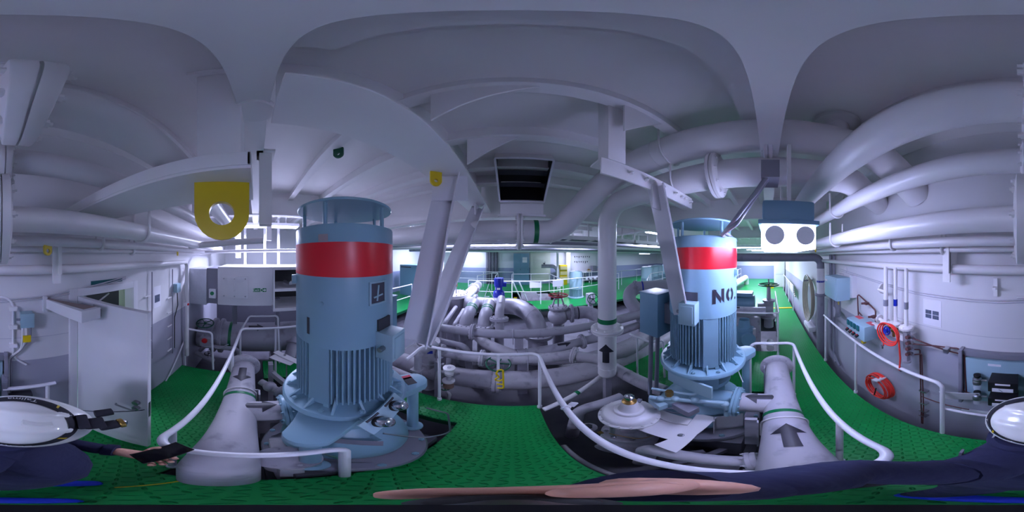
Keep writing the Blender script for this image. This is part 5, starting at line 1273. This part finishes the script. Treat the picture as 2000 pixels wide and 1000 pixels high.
# gauge board
t = thing('gauge_board', 'light blue gauge board on the wall beside the white helmet', 'gauge board', (.22,-1.2,.6))
out(S().b2(-.02,.46,-1.235,-1.20,.72,1.33), 'board', M['bluel'], t, bev=.004)
out(S().b2(-.06,-.03,-1.25,-1.17,.66,1.42).b2(.47,.50,-1.25,-1.17,.66,1.42).b2(-.06,.50,-1.25,-1.20,1.35,1.41), 'board_frame', M['mid'], t, bev=.004)
out(S().b2(.17,.27,-1.20,-1.197,1.27,1.295), 'board_label', M['paper'], t)
for (x0, z0, lab) in ((.04,1.06,0),(.04,.83,0)):
    g = out(S().b2(x0,x0+.20,-1.20,-1.06,z0,z0+.13), 'gauge_recorder', M['black'], t, bev=.006)
    out(S().b2(x0+.03,x0+.17,-1.06,-1.054,z0+.012,z0+.055), 'dial_window', M['paper'], g); out(S().b2(x0+.05,x0+.15,-1.06,-1.055,z0+.10,z0+.118), 'gauge_label', M['paper'], g); out(S().bar((x0+.10,-1.053,z0+.02),(x0+.125,-1.053,z0+.05),.003,.002), 'pointer', M['black'], g)
for z0 in (1.11,.86):
    x = .34
    g = out(S().lathe([(.02,-.06),(.034,-.05),(.036,-.01),(.03,.0),(.034,.02),(.016,.03),(.016,.05)],(x,-1.15,z0)).cyl((x,-1.2,z0),(x,-1.15,z0),.014).cyl((x-.07,-1.16,z0),(x,-1.15,z0),.012), 'air_regulator', M['steel'], t); out(S().lathe([(.026,.045),(.028,.055),(.028,.072),(.02,.078)],(x,-1.15,z0)), 'adjust_knob', M['black'], g)
    out(S().cyl((x,-1.15,z0-.12),(x,-1.15,z0-.06),.03), 'filter_bowl', M['clear'], g)
tag(out(S().box((.46,-1.12,.84),(.30,.003,.20),Matrix.Rotation(-.35,3,'X')@Matrix.Rotation(.25,3,'Z')), 'document', M['paper']), 'printed sheet of paper clipped to the blue gauge board', 'paper')
s = S()
tag(out(S().b2(.22,.5,-1.245,-1.24,.40,.45), 'wall_label', M['paper']), 'pale label strip low on the wall below the gauge board', 'label')
# poster
a, b = onY(1803,583,YW+.003), onY(1838,640,YW+.003)
t = thing('wall_poster', 'white notice with small photos on the wall above the gauge board', 'poster', ((a.x+b.x)/2,YW+.003,b.z))
out(S().b2(b.x,a.x,YW,YW+.003,b.z,a.z), 'sheet', M['paper'], t)
pm = mat('poster_photo',(84,92,112),.5,var=.9,vscale=34); wx, hz = a.x-b.x, a.z-b.z
for i in range(2):
    for j in range(2): out(S().b2(b.x+wx*(.12+.4*i),b.x+wx*(.46+.4*i),YW+.003,YW+.004,b.z+hz*(.28+.17*j),b.z+hz*(.43+.17*j)), 'photo', pm, t)
tag(out(S().tube([(2.6,-1.235,2.02),(1.9,-1.235,1.97),(1.0,-1.235,1.90),(.2,-1.235,1.9),(-.4,-1.235,1.93),(-1.2,-1.235,2.03)],.006,.2,8).tube([(2.6,-1.235,1.99),(1.9,-1.235,1.95),(1.0,-1.235,1.88),(.2,-1.235,1.88),(-.4,-1.235,1.91),(-1.2,-1.235,2.01)],.006,.2,8), 'wall_cable', M['wire']), 'pair of grey cables sagging along the wall under the bracketed pipe', 'cable')
q = onY(1943,565,-1.2); tag(out(S().b2(q.x-.015,q.x+.015,-1.24,-1.22,q.z-.06,q.z+.08).b2(q.x-.012,q.x+.012,-1.22,-1.16,q.z+.0,q.z+.02), 'wall_hook', M['girder']), 'small white hook bracket on the wall below the cables', 'hook')
tag(out(S().lathe([(.0,0),(.05,0),(.05,.01),(.0,.01)],onY(1652,527,YW),(0,1,0)), 'wall_pad', M['white']), 'white round pad on the wall above the light blue junction box', 'pad')
# ================================================================= WALL ON THE LEFT
t = thing('wall_bracket', 'white boxed bracket arm standing out from the wall above the open door', 'bracket', (-.42,-1.25,1.85))
a0, a1 = V((-.335,-1.25,1.87)), V((-.46,-.84,1.87)); w_ = V((-.145,-.01,0))
dd = (a1-a0).normalized()
s = S(); s.add([a0+V((0,0,-.04)),a0+V((0,0,.04)),a1+V((0,0,-.04)),a1+V((0,0,.04)),a1+w_+V((0,0,-.04)),a1+w_+V((0,0,.04)),a0+w_*.35+V((0,0,-.04)),a0+w_*.35+V((0,0,.04))],[(0,1,3,2),(2,3,5,4),(4,5,7,6),(6,7,1,0),(0,2,4,6),(1,7,5,3)]); out(s, 'arm', M['white'], t, bev=.004)
out(S().b2(-.36,-.33,-1.25,-1.2,1.80,1.93), 'wall_flange', M['white'], t); out(S().add([a0+V((-.02,.02,.0405)),a1+V((-.03,-.03,.0405)),a1+w_*.9+V((0,-.03,.0405)),a0+w_*.3+V((0,.02,.0405))],[(0,1,2,3)]), 'dusty_top', mat('dust_brown',(150,132,130),.8,var=.1), t)
t = thing('wall_box', 'light blue junction box with yellow tag on the wall left of the open door', 'junction box', (-.2,-1.2,1.5))
a, b = onY(41,614,-1.17), onY(66,638,-1.17)
out(S().b2(b.x,a.x,-1.25,-1.17,b.z,a.z), 'casing', M['bluel'], t, bev=.006); out(S().b2(b.x-.004,a.x+.004,-1.17,-1.16,b.z-.004,a.z+.004), 'cover', M['bluel'], t, bev=.003)
out(S().cyl((a.x,-1.2,(a.z+b.z)/2),(a.x+.03,-1.2,(a.z+b.z)/2),.01), 'side_gland', M['mid'], t)
mx_ = (a.x+b.x)/2
for k in range(3): out(S().tube([(mx_-.03+.03*k,-1.21,b.z),(mx_-.03+.03*k,-1.21,b.z-.12),(mx_+.04,-1.22,b.z-.24),(-.08+.01*k,-1.23,b.z-.34),(-.075+.012*k,-1.23,.55)],.009,.07,8), 'cable', M['white'] if k else M['mid'], t)
out(S().b2(mx_-.03,mx_+.03,-1.20,-1.185,b.z-.15,b.z-.09), 'yellow_tag', M['yellow'], t)
t = pipe('conduit', 'white clipped conduit curving down the wall behind the helmet', [(.05,-1.235,1.93),(-.10,-1.235,1.93),(-.10,-1.235,1.36),(-.2,-1.23,1.27)], .010, .09, M['white'], 'conduit', n=10)
for z in (1.82,1.66,1.48): out(S().b2(-.13,-.07,-1.25,-1.215,z,z+.035), 'conduit_clip', M['girder'], t)
t = bx('steel_cabinet', 'grey steel cabinet on the wall behind the helmet', 'cabinet', -.0,.0+.0,-1.25,-1.0,0,0, M['mid']) if False else None
t = thing('steel_cabinet', 'narrow grey steel cabinet edge with grille on the wall behind the helmet', 'cabinet', (-.0,-1.2,.6))
out(S().b2(-.055,.0-.01,-1.25,-1.12,.55,1.18), 'casing', M['mid'], t, bev=.004); out(S().b2(-.05,-.015,-1.12,-1.115,.6,1.15), 'door', M['mid'], t)
t = pipe('drain_pipe', 'dark clamp and thin grey pipe low on the wall behind the helmet', [(-.22,-1.2,.86),(-.22,-1.2,.2)], .012, 0, M['mid'], n=10); out(S().b2(-.24,-.06,-1.25,-1.18,.84,.88), 'clamp_bar', M['dark'], t)
# door sign, notice, switch, lashing wires
a, b = onY(192,559,YW+.005), onY(235,560,YW+.005)
t = thing('door_sign', 'narrow teal name strip with pale lettering above the open door', 'sign', (-.95,YW+.005,1.98))
out(S().b2(-1.16,-.78,YW,YW+.006,1.985,2.02), 'plate', M['teal'], t)
t = thing('wall_notice', 'white paper notice with photos on the wall right of the open door', 'notice', (-1.9,YW+.003,1.6))
a, b = onY(300,561,YW+.003), onY(314,597,YW+.003)
out(S().b2(b.x,a.x,YW,YW+.003,b.z,a.z), 'sheet', M['paper'], t); wx = a.x-b.x; hz = a.z-b.z; out(S().b2(b.x+wx*.15,b.x+wx*.85,YW+.003,YW+.004,b.z+hz*.25,b.z+hz*.6), 'photo', pm, t)
t = thing('wall_switch', 'small light blue switch box on the wall before the air box', 'switch', onY(346,563,-1.2))
q = onY(346,562,-1.2); out(S().box(q,(.13,.07,.14)), 'casing', M['bluel'], t, bev=.006); out(S().tube([q+V((0,0,-.07)),q+V((-.02,0,-.3)),q+V((.05,-.02,-.5)),q+V((.05,-.02,-1.1))],.008,.1,8), 'cable', M['rubber'], t)
for i, (px, y0, y1) in enumerate(((297,545,700),(337,552,690))):
    a, b = onY(px,y0,-1.215), onY(px,y1,-1.215)
    t = pipe('wall_cable', ('cable with rungs beside the paper notice','cable with rungs below the light blue switch box')[i]+' on the left wall', [(a.x,-1.215,2.05),(a.x,-1.215,b.z)], .008, 0, M['mid'], 'cable', n=8)
    for k in range(5): z = b.z+.1+(a.z-b.z-.1)*k/5; out(S().b2(a.x,a.x+.12,-1.24,-1.22,z,z+.012), 'cable_clip', M['girder'], t)
# behind the door: hazard bars, dark stuff
t = thing('hazard_bar', 'yellow and black striped bar seen through the doorway', 'barrier', (-2.0,-2.3,1.9)); out(S().bar((-2.5,-2.3,1.93),(-1.1,-2.6,2.08),.04,.06).bar((-2.5,-2.3,1.93),(-2.5,-2.3,1.3),.06,.05), 'bar', M['hazard'], t)
bx('store_shelf', 'dark equipment seen through the doorway', 'equipment', -2.6,-1.7,-3.4,-2.9,0,1.95, M['dark'], .02)
tag(out(S().b2(-1.2,-.95,-2.2,-2.1,1.78,1.95), 'switch_panel', M['bluact'], bev=.01), 'blue panel glimpsed above the open door leaf', 'panel')
tag(out(S().cyl((-1.25,-2.0,1.78),(-1.25,-2.0,1.92),.03), 'yellow_canister', M['yellow']), 'little yellow cylinder glimpsed above the open door leaf', 'cylinder')
# ================================================================= THE PHOTOGRAPHER
def skin_mesh(chains, sub=2, smooth=True):
    """grow one continuous surface over a joint skeleton; chains = lists of (key, (x,y,z), radius), keys shared between chains join"""
    me = bpy.data.meshes.new('skin_tmp'); idx = {}; vs = []; rs = []; es = []
    for ch in chains:
        prev = None
        for key, p, r in ch:
            if key not in idx:
                idx[key] = len(vs); vs.append(p); rs.append(r)
            k = idx[key]
            if prev is not None and (prev, k) not in es: es.append((prev, k))
            prev = k
    me.from_pydata([tuple(v) for v in vs], es, [])
    ob = bpy.data.objects.new('skin_tmp', me); COL.objects.link(ob)
    md = ob.modifiers.new('skin', 'SKIN'); md.use_smooth_shade = True; md.branch_smoothing = .5
    sv = me.skin_vertices[0].data
    for k, r in enumerate(rs):
        rr = r if isinstance(r, tuple) else (r, r)
        sv[k].radius = rr; sv[k].use_root = (k == 0)
    ob.modifiers.new('sub', 'SUBSURF').levels = sub
    bpy.context.view_layer.update()
    ev = ob.evaluated_get(bpy.context.evaluated_depsgraph_get())
    m2 = bpy.data.meshes.new_from_object(ev)
    s = S().add([v.co.copy() for v in m2.vertices], [tuple(p.vertices) for p in m2.polygons])
    bpy.data.objects.remove(ob); bpy.data.meshes.remove(me); bpy.data.meshes.remove(m2)
    return s
F = V((-.947, .321, 0)); RT = V((.321, .947, 0))          # facing, and the person's right hand side
HC = V((-.05, -.42, 1.57))                                 # centre of the helmet rim
pelv = V((.05,-.40,.95)); sho_r = V((.075,-.21,1.385)); sho_l = V((-.045,-.585,1.375))
elb_r = V((.15,-.075,1.62)); wri_r = V((.058,.034,1.825)); elb_l = V((-.09,-.64,1.11)); wri_l = V((-.275,-.335,1.165))
hip_r = V((.085,-.305,.76)); hip_l = V((.01,-.475,.76)); kn_r = V((.075,-.25,.50)); kn_l = V((-.03,-.46,.49)); an_r = V((.13,-.19,.08)); an_l = V((-.04,-.405,.08))
def body_chains(g):
    G = lambda r: r*g
    return [[('p',pelv,.135 if g > .9 else .06),('b',V((-.045,-.338,1.09)),G(.215)),('c',V((-.065,-.335,1.21)),G(.21)),('u',V((.0,-.39,1.365)),.122 if g > .9 else .05),('n',V((-.005,-.405,1.43)),.046 if g < 1 else .08),('h0',V((-.035,-.415,1.485)),.064),('h1',V((-.05,-.42,1.55)),.078),('h2',V((-.05,-.42,1.62)),.07)],
        [('u',0,0),('sr',sho_r,.07 if g > .9 else .025),('er',elb_r,.05 if g > .9 else .025),('wr',wri_r,G(.036))],
        [('u',0,0),('sl',sho_l,.07 if g > .9 else .025),('el',elb_l,.05 if g > .9 else .025),('wl',wri_l,G(.036))],
        [('p',0,0),('hr',hip_r,G(.092)),('kr',kn_r,G(.064)),('ar',an_r,G(.046))],
        [('p',0,0),('hl',hip_l,G(.092)),('kl',kn_l,G(.064)),('al',an_l,G(.046))]]
ps = thing('person', 'person in navy coverall and white helmet, raising one arm and looking at a phone', 'person', (0,-.36,0))
bc = body_chains(.52)
skin = skin_mesh(bc, 2)
# face: nose, lips, ears, eyes sunk under the helmet
hd = HC+V((0,0,-.075))
skin.ball(hd+F*.088+V((0,0,-.01)), .016, (1,.9,1.3), 12); skin.ball(hd+F*.080+V((0,0,-.047)), .02, (.6,1.1,.45), 12); skin.ball(hd+F*.062+V((0,0,-.085)), .026, (1,1.1,.8), 12)
for sg in (-1,1): skin.ball(hd+RT*(.080*sg)-F*.005+V((0,0,-.015)), .028, (.9,.45,1.2), 12)
# left hand: palm up under the phone, thumb on the near edge
pc = onZ(318,885,1.205)
pu = (onZ(368,871,1.23)-onZ(272,898,1.18)).normalized()
pn = (V((0,-.35,H))-pc).normalized()*.55+Z3*.45; pn = (pn-pu*pn.dot(pu)).normalized(); pw = pn.cross(pu)
palm = pc-pn*.03-pu*.035
def hand(wrist, palm, along, across, normal, fingers, thumb):
    ch = [[('w',wrist,.026),('m',(wrist+palm)/2,(.032,.02)),('q',palm,(.036,.017))]]
    s = skin_mesh(ch, 2)
    for f in fingers+[thumb]:
        s2 = skin_mesh([[(i,p,r) for i,(p,r) in enumerate(f)]], 2); s.add(s2.v, s2.f)
    return s
fs = []
for k in range(4):
    o = palm + pu*(.028-.0*k) + pu*(.022*(k-1.2))
    ln_ = (.9,1.05,1,.8)[k]
    fs.append([(palm-pn*.004+pu*(.018*(k-1.5)),.011),(palm-pw*.035*ln_+pu*(.021*(k-1.5))-pn*.008,.0095),(palm-pw*.058*ln_+pu*(.022*(k-1.5))+pn*.012,.0085),(palm-pw*.058*ln_+pu*(.023*(k-1.5))+pn*.036,.0075)])
th = [(palm+pw*.015-pu*.03,.014),(palm+pw*.042-pu*.005,.011),(palm+pw*.048+pu*.03+pn*.02,.010),(palm+pw*.032+pu*.055+pn*.043,.0085)]
hl = hand(wri_l, palm, pu, pw, pn, fs, th); skin.add(hl.v, hl.f)
# right hand closed round the grip of the camera stick
gx = V((0,0,1.915))
fs = []
for k in range(4):
    z = 1.948-.019*k; l = (1,1.06,1,.86)[k]
    a = [V((.046,.026,z-.004)), V((.032,.038,z)), V((.006,.041*l,z+.001)), V((-.020,.034,z)), V((-.024,.020,z-.002))]
    fs.append(list(zip(a, (.0095,.0090,.0085,.008,.0075))))
th = list(zip([V((.050,.036,1.90)),V((.042,.030,1.935)),V((.026,.028,1.962)),V((.006,.032,1.966))],(.014,.0115,.0105,.009)))
hr = hand(wri_r, V((.042,.030,1.915)), Z3, X3, Y3, fs, th); skin.add(hr.v, hr.f)
body = out(skin, 'body', M['skin'], ps, sharp=80)
s = skin_mesh([[c for c in ch if c[0] not in ('h0','h1','h2')] for ch in body_chains(1.0)], 2)
for sh, el in ((sho_r, elb_r), (sho_l, elb_l)):          # yoke seams over the shoulders
    s.tube([V((0,-.392,1.375)), V((0,-.392,1.375)).lerp(sh, .5)+V((0,0,.004)), sh, sh.lerp(el, .35)], lambda t: .078-.016*t, .03, 20, seg=4)
    s.ball(sh, .066, n=20)
# gather the cloth into folds along the sleeves and body
import mathutils
nv = []
for v in s.v:
    n = mathutils.noise.noise(v*13)*.010 + mathutils.noise.noise(V((v.x*9+v.z*22, v.y*9-v.z*14, v.z*30)))*.007
    nv.append(v + V((mathutils.noise.noise(v*9+V((5,0,0))), mathutils.noise.noise(v*9+V((0,7,0))), .3))*n*1.0 + V((n,n,0))*.25)
s.v = nv
cov = out(s, 'coverall', M['navy'], ps, sharp=80)
out(S().tube([wri_r-(wri_r-elb_r).normalized()*.02, wri_r-(wri_r-elb_r).normalized()*-.025], .040, 0, 20), 'cuff', M['navy'], cov)
out(S().tube([wri_l-(wri_l-elb_l).normalized()*.02, wri_l-(wri_l-elb_l).normalized()*-.012], .040, 0, 20), 'cuff', M['navy'], cov)
out(S().tube([V((-.03,-.40,1.425))+(F*math.cos(a)+RT*math.sin(a))*.078+V((.02,0,.03+.012*math.cos(a))) for a in [2*PI*k/24 for k in range(24)]], .026, 0, 8, closed=True), 'collar', M['navy'], cov)
s = S(); s.bar(V((.12,-.30,1.43)), V((.10,-.22,1.25)), .03, .006, up=(1,0,.4)); out(s, 'grey_strap', M['mid'], cov)
# blue shoe covers
for an, nm in ((an_r,1),(an_l,2)):
    d = V((-.97,.24,0)) if nm == 1 else V((-.92,.38,0))
    s = skin_mesh([[('h',an+V((.01,0,.05)),.052),('a',an+V((.0,0,-.035)),.05),('m',an+d*.10+V((0,0,-.040)),(.045,.038)),('t',an+d*.19+V((0,0,-.048)),(.042,.03)),('e',an+d*.215+V((0,0,-.05)),.024)]], 2)
    s.v = [V((v.x,v.y,max(v.z,.002))) for v in s.v]
    out(s, 'shoe_cover', M['shoe'], ps, sharp=80)
# helmet with ridges, brim, head strap, lamp
RH = (RT*math.cos(.56)-Z3*math.sin(.56)).normalized(); ZH = F.cross(RH); ZH = ZH if ZH.z > 0 else -ZH
def hel(u, v, r=1.0):
    """dome point: u angle round from the front, v height angle"""
    a, b, c = .150*r, .118*r, .128*r
    return HC + F*(a*math.cos(v)*math.cos(u)) + RH*(b*math.cos(v)*math.sin(u)) + ZH*(c*math.sin(v)**.92 if v > 0 else 0)
n, m = 64, 18; vs, fs = [], []
for i in range(m+1):
    v = (PI/2)*i/m
    for k in range(n):
        u = 2*PI*k/n
        p = hel(u, v)
        lat = math.cos(v)*math.sin(u)*.118
        rg = math.exp(-((abs(lat)-.036)/.011)**2)*.0095*(1 if -.7 < math.cos(v)*math.cos(u) < .9 else 0)*min(1, math.sin(v)*1.6)
        p += ZH*rg
        vs.append(p)
for i in range(m):
    fs += [(i*n+k, i*n+(k+1)%n, (i+1)*n+(k+1)%n, (i+1)*n+k) for k in range(n)]
fs.append(tuple(m*n+k for k in range(n)))
hm = out(S().add(vs, fs), 'helmet', M['helmet'], ps, sharp=60)
vs, fs = [], []
for i, (r0, dz) in enumerate(((1.0,.012),(1.06,.002),(1.10,-.012),(1.11,-.020),(1.09,-.022),(1.02,-.006))):
    for k in range(n):
        u = 2*PI*k/n; ext = .030*max(0, math.cos(u))**2*(i in (1,2,3,4))*(.4+.3*i if i < 3 else 1)
        p = HC + F*(.150*r0*math.cos(u)+ext) + RH*(.118*r0*math.sin(u)) + ZH*(dz-.35*ext); vs.append(p)
for i in range(5): fs += [(i*n+k, i*n+(k+1)%n, (i+1)*n+(k+1)%n, (i+1)*n+k) for k in range(n)]
out(S().add(vs, fs), 'helmet_brim', M['helmet'], hm, sharp=60)
s = S(); s.bar(HC+RH*.0+F*.02+ZH*.130, HC+F*.085+ZH*.108, .028, .006); out(s, 'vent_slider', M['helmet'], hm, bev=.002)
def strap(v0, h, r=1.018):
    vs, fs = [], []
    for i in range(3):
        for k in range(n): vs.append(hel(2*PI*k/n, v0-.12*math.sin(2*PI*k/n)+h*(i/2-.5), r))
    for i in range(2): fs += [(i*n+k, i*n+(k+1)%n, (i+1)*n+(k+1)%n, (i+1)*n+k) for k in range(n)]
    return S().add(vs, fs)
st = out(strap(.44, .42), 'lamp_strap', M['strap'], hm, sharp=80)
for u0 in (-PI/2, PI/2):
    out(text_shape('Tajima', .036, lambda x, y: hel(u0-x/.135, .44-.12*math.sin(u0)+y/.13, 1.024)), 'strap_lettering', M['swhite'], st)
out(text_shape('Tajima', .026, lambda x, y: hel(PI-.55-x/.135, .44+y/.13, 1.024)), 'strap_lettering', M['swhite'], st)
for u0 in (.7,-.75,2.3): 
    vs = [hel(u0+du, .44+dv*1.4, 1.024) for du, dv in ((-.06,-.09),(.0,-.09),(.06,.09),(.0,.09))]; out(S().add(vs, [(0,1,2,3)]), 'strap_stripe', M['yellow'], st)
hp = HC+F*.146+ZH*.040
R = Matrix((F, RH, ZH)).transposed()
s = S(); s.box(hp+F*.012, (.03,.066,.045), R).box(hp+F*.04+RH*.012-ZH*.004, (.05,.05,.04), R).cyl(hp+F*.05+RH*.03-ZH*.02, hp+F*.10+RH*.03-ZH*.02, .022, .020)
lp = out(s, 'head_lamp', M['strap'], hm, bev=.006)
out(S().lathe([(.019,0),(.022,.003),(.022,.014),(.018,.016)], hp+F*.10+RH*.03-ZH*.02, F, 24), 'lamp_bezel', M['gold'], lp)
out(S().ball(hp+F*.113+RH*.03-ZH*.02, .015, n=16), 'lamp_lens', M['chrome'], lp)
out(S().cyl(hp+F*.05-RH*.03, hp+F*.10-RH*.03, .017, .016), 'spare_lens', M['strap'], lp, bev=.003)
s = S()
for sg in (-1,1): s.tube([HC+RH*.10*sg-F*.05+ZH*.0, HC+RH*.085*sg-F*.02-ZH*.08, HC+RH*.03*sg+F*.04-ZH*.135, HC+F*.05-ZH*.14], .006, .04, 6)
out(s, 'chin_strap', M['strap'], hm)
out(S().bar(HC-F*.10+RH*.085-ZH*.02, HC-F*.11+RH*.135-ZH*.07, .022, .004), 'strap_tail', M['paper'], hm)
out(S().lathe([(.078,-.10),(.09,-.05),(.10,-.01),(.10,.0)], HC-ZH*.01-F*.004, ZH, 40, (1.1,.92)), 'hair', M['hair'], ps)
# phone
ph = thing('phone', 'black phone in the hand of the person in the white helmet', 'phone', pc)
R = Matrix((pu, pw, pn)).transposed()
out(S().box(pc, (.152,.076,.009), R), 'phone_body', M['phone'], ph, bev=.003)
out(S().box(pc+pn*.0052, (.142,.068,.0008), R), 'phone_screen', mat('phone_dim_screen',(24,24,30),.1,var=.6,vscale=60), ph)
# camera stick
sk = thing('camera_stick', 'short black stick gripped by the raised hand under the viewpoint', 'stick', (0,.040,1.80))
out(S().lathe([(.010,0),(.0125,.01),(.0125,.155),(.010,.163),(.004,.166)],(0,.040,1.80),(0,-.022,.166),n=24), 'grip', M['rubber'], sk)
out(S().cyl((0,.0185,1.96),(0,0,2.10),.004,.004,n=12).cyl((0,0,2.10),(0,0,2.165),.0038,n=12), 'rod', M['black'], sk)
out(S().tube([V((0,.0,1.80)),V((.01,.03,1.74)),V((-.01,.035,1.68)),V((-.01,.0,1.74)),V((0,.040,1.80))],.002,.02,6), 'wrist_cord', M['strap'], sk)
s = S(); s.tube([V((-.22,-.26,.004)), V((-.42,-.18,.004)), V((-.62,-.19,.004))], .006, .1, 6)
tag(out(s, 'floor_cord', M['yellow']), 'thin yellow cord lying on the green floor by the blue shoe cover', 'cord')

# ================================================================= TIDY UP: repeated pieces become parts of their own, lone children become plain things
import bmesh
def islands(o):
    me = o.data; n = len(me.vertices); par = list(range(n))
    def f(a):
        while par[a] != a: par[a] = par[par[a]]; a = par[a]
        return a
    for e in me.edges: par[f(e.vertices[0])] = f(e.vertices[1])
    g = {}
    for v in range(n): g.setdefault(f(v), []).append(v)
    return list(g.values())
for o in [o for o in bpy.data.objects if o.type == 'MESH' and o.name.split('.')[0] in
          ('ceiling_gusset','drop_hanger','hanger','hinge','rungs','seal_pipe','walkway_support','mount_bracket')] + [bpy.data.objects['ceiling_hanger_column.003']] + [c for n in ('angle_valve','small_valve') for c in bpy.data.objects[n].children if c.name.split('.')[0] in ('flange','valve_body')]:
    gs = islands(o); me = o.data
    if len(gs) < 2: continue
    base = 'rung' if o.name.startswith('rungs') else o.name.split('.')[0]
    for g in gs:
        ix = {v: i for i, v in enumerate(g)}
        m2 = bpy.data.meshes.new(base)
        m2.from_pydata([me.vertices[v].co.copy() for v in g], [], [tuple(ix[v] for v in p.vertices) for p in me.polygons if p.vertices[0] in ix])
        m2.polygons.foreach_set('use_smooth', [True]*len(m2.polygons)); m2.set_sharp_from_angle(angle=math.radians(38))
        m2.materials.append(me.materials[0])
        c = bpy.data.objects.new(base, m2); COL.objects.link(c); c.parent = o.parent; c.location = o.location
        for k in o.keys(): c[k] = o[k]
    bpy.data.objects.remove(o)
for t in [o for o in bpy.data.objects if o.type == 'EMPTY']:
    ch = list(t.children)
    if len(ch) == 1 and not ch[0].children and t.get('category') != 'person':
        c = ch[0]; nm = t.name; loc = t.location.copy(); pr = {k: t[k] for k in t.keys()}
        bpy.data.objects.remove(t)
        c.parent = None; c.location = loc; c.name = nm
        for k, v in pr.items(): c[k] = v
# ================================================================= CAMERA, LIGHT
cam = bpy.data.cameras.new('camera'); co = bpy.data.objects.new('camera', cam); COL.objects.link(co)
co.location = (0, 0, H); co.rotation_euler = (PI/2, 0, 0)
cam.type = 'PANO'; cam.panorama_type = 'EQUIRECTANGULAR'
cam.clip_start = .005; cam.clip_end = 100
SC.camera = co
w = bpy.data.worlds.new('room_air'); SC.world = w; w.use_nodes = True
w.node_tree.nodes['Background'].inputs[0].default_value = (.5, .5, .65, 1); w.node_tree.nodes['Background'].inputs[1].default_value = .3
SC.view_settings.view_transform = 'Standard'; SC.view_settings.look = 'None'
SC.view_settings.gamma = 1; SC.view_settings.use_curve_mapping = False
SC.view_settings.exposure = EXPO
SC.cycles.max_bounces = 9; SC.cycles.diffuse_bounces = 6
SC.cycles.sample_clamp_indirect = 6
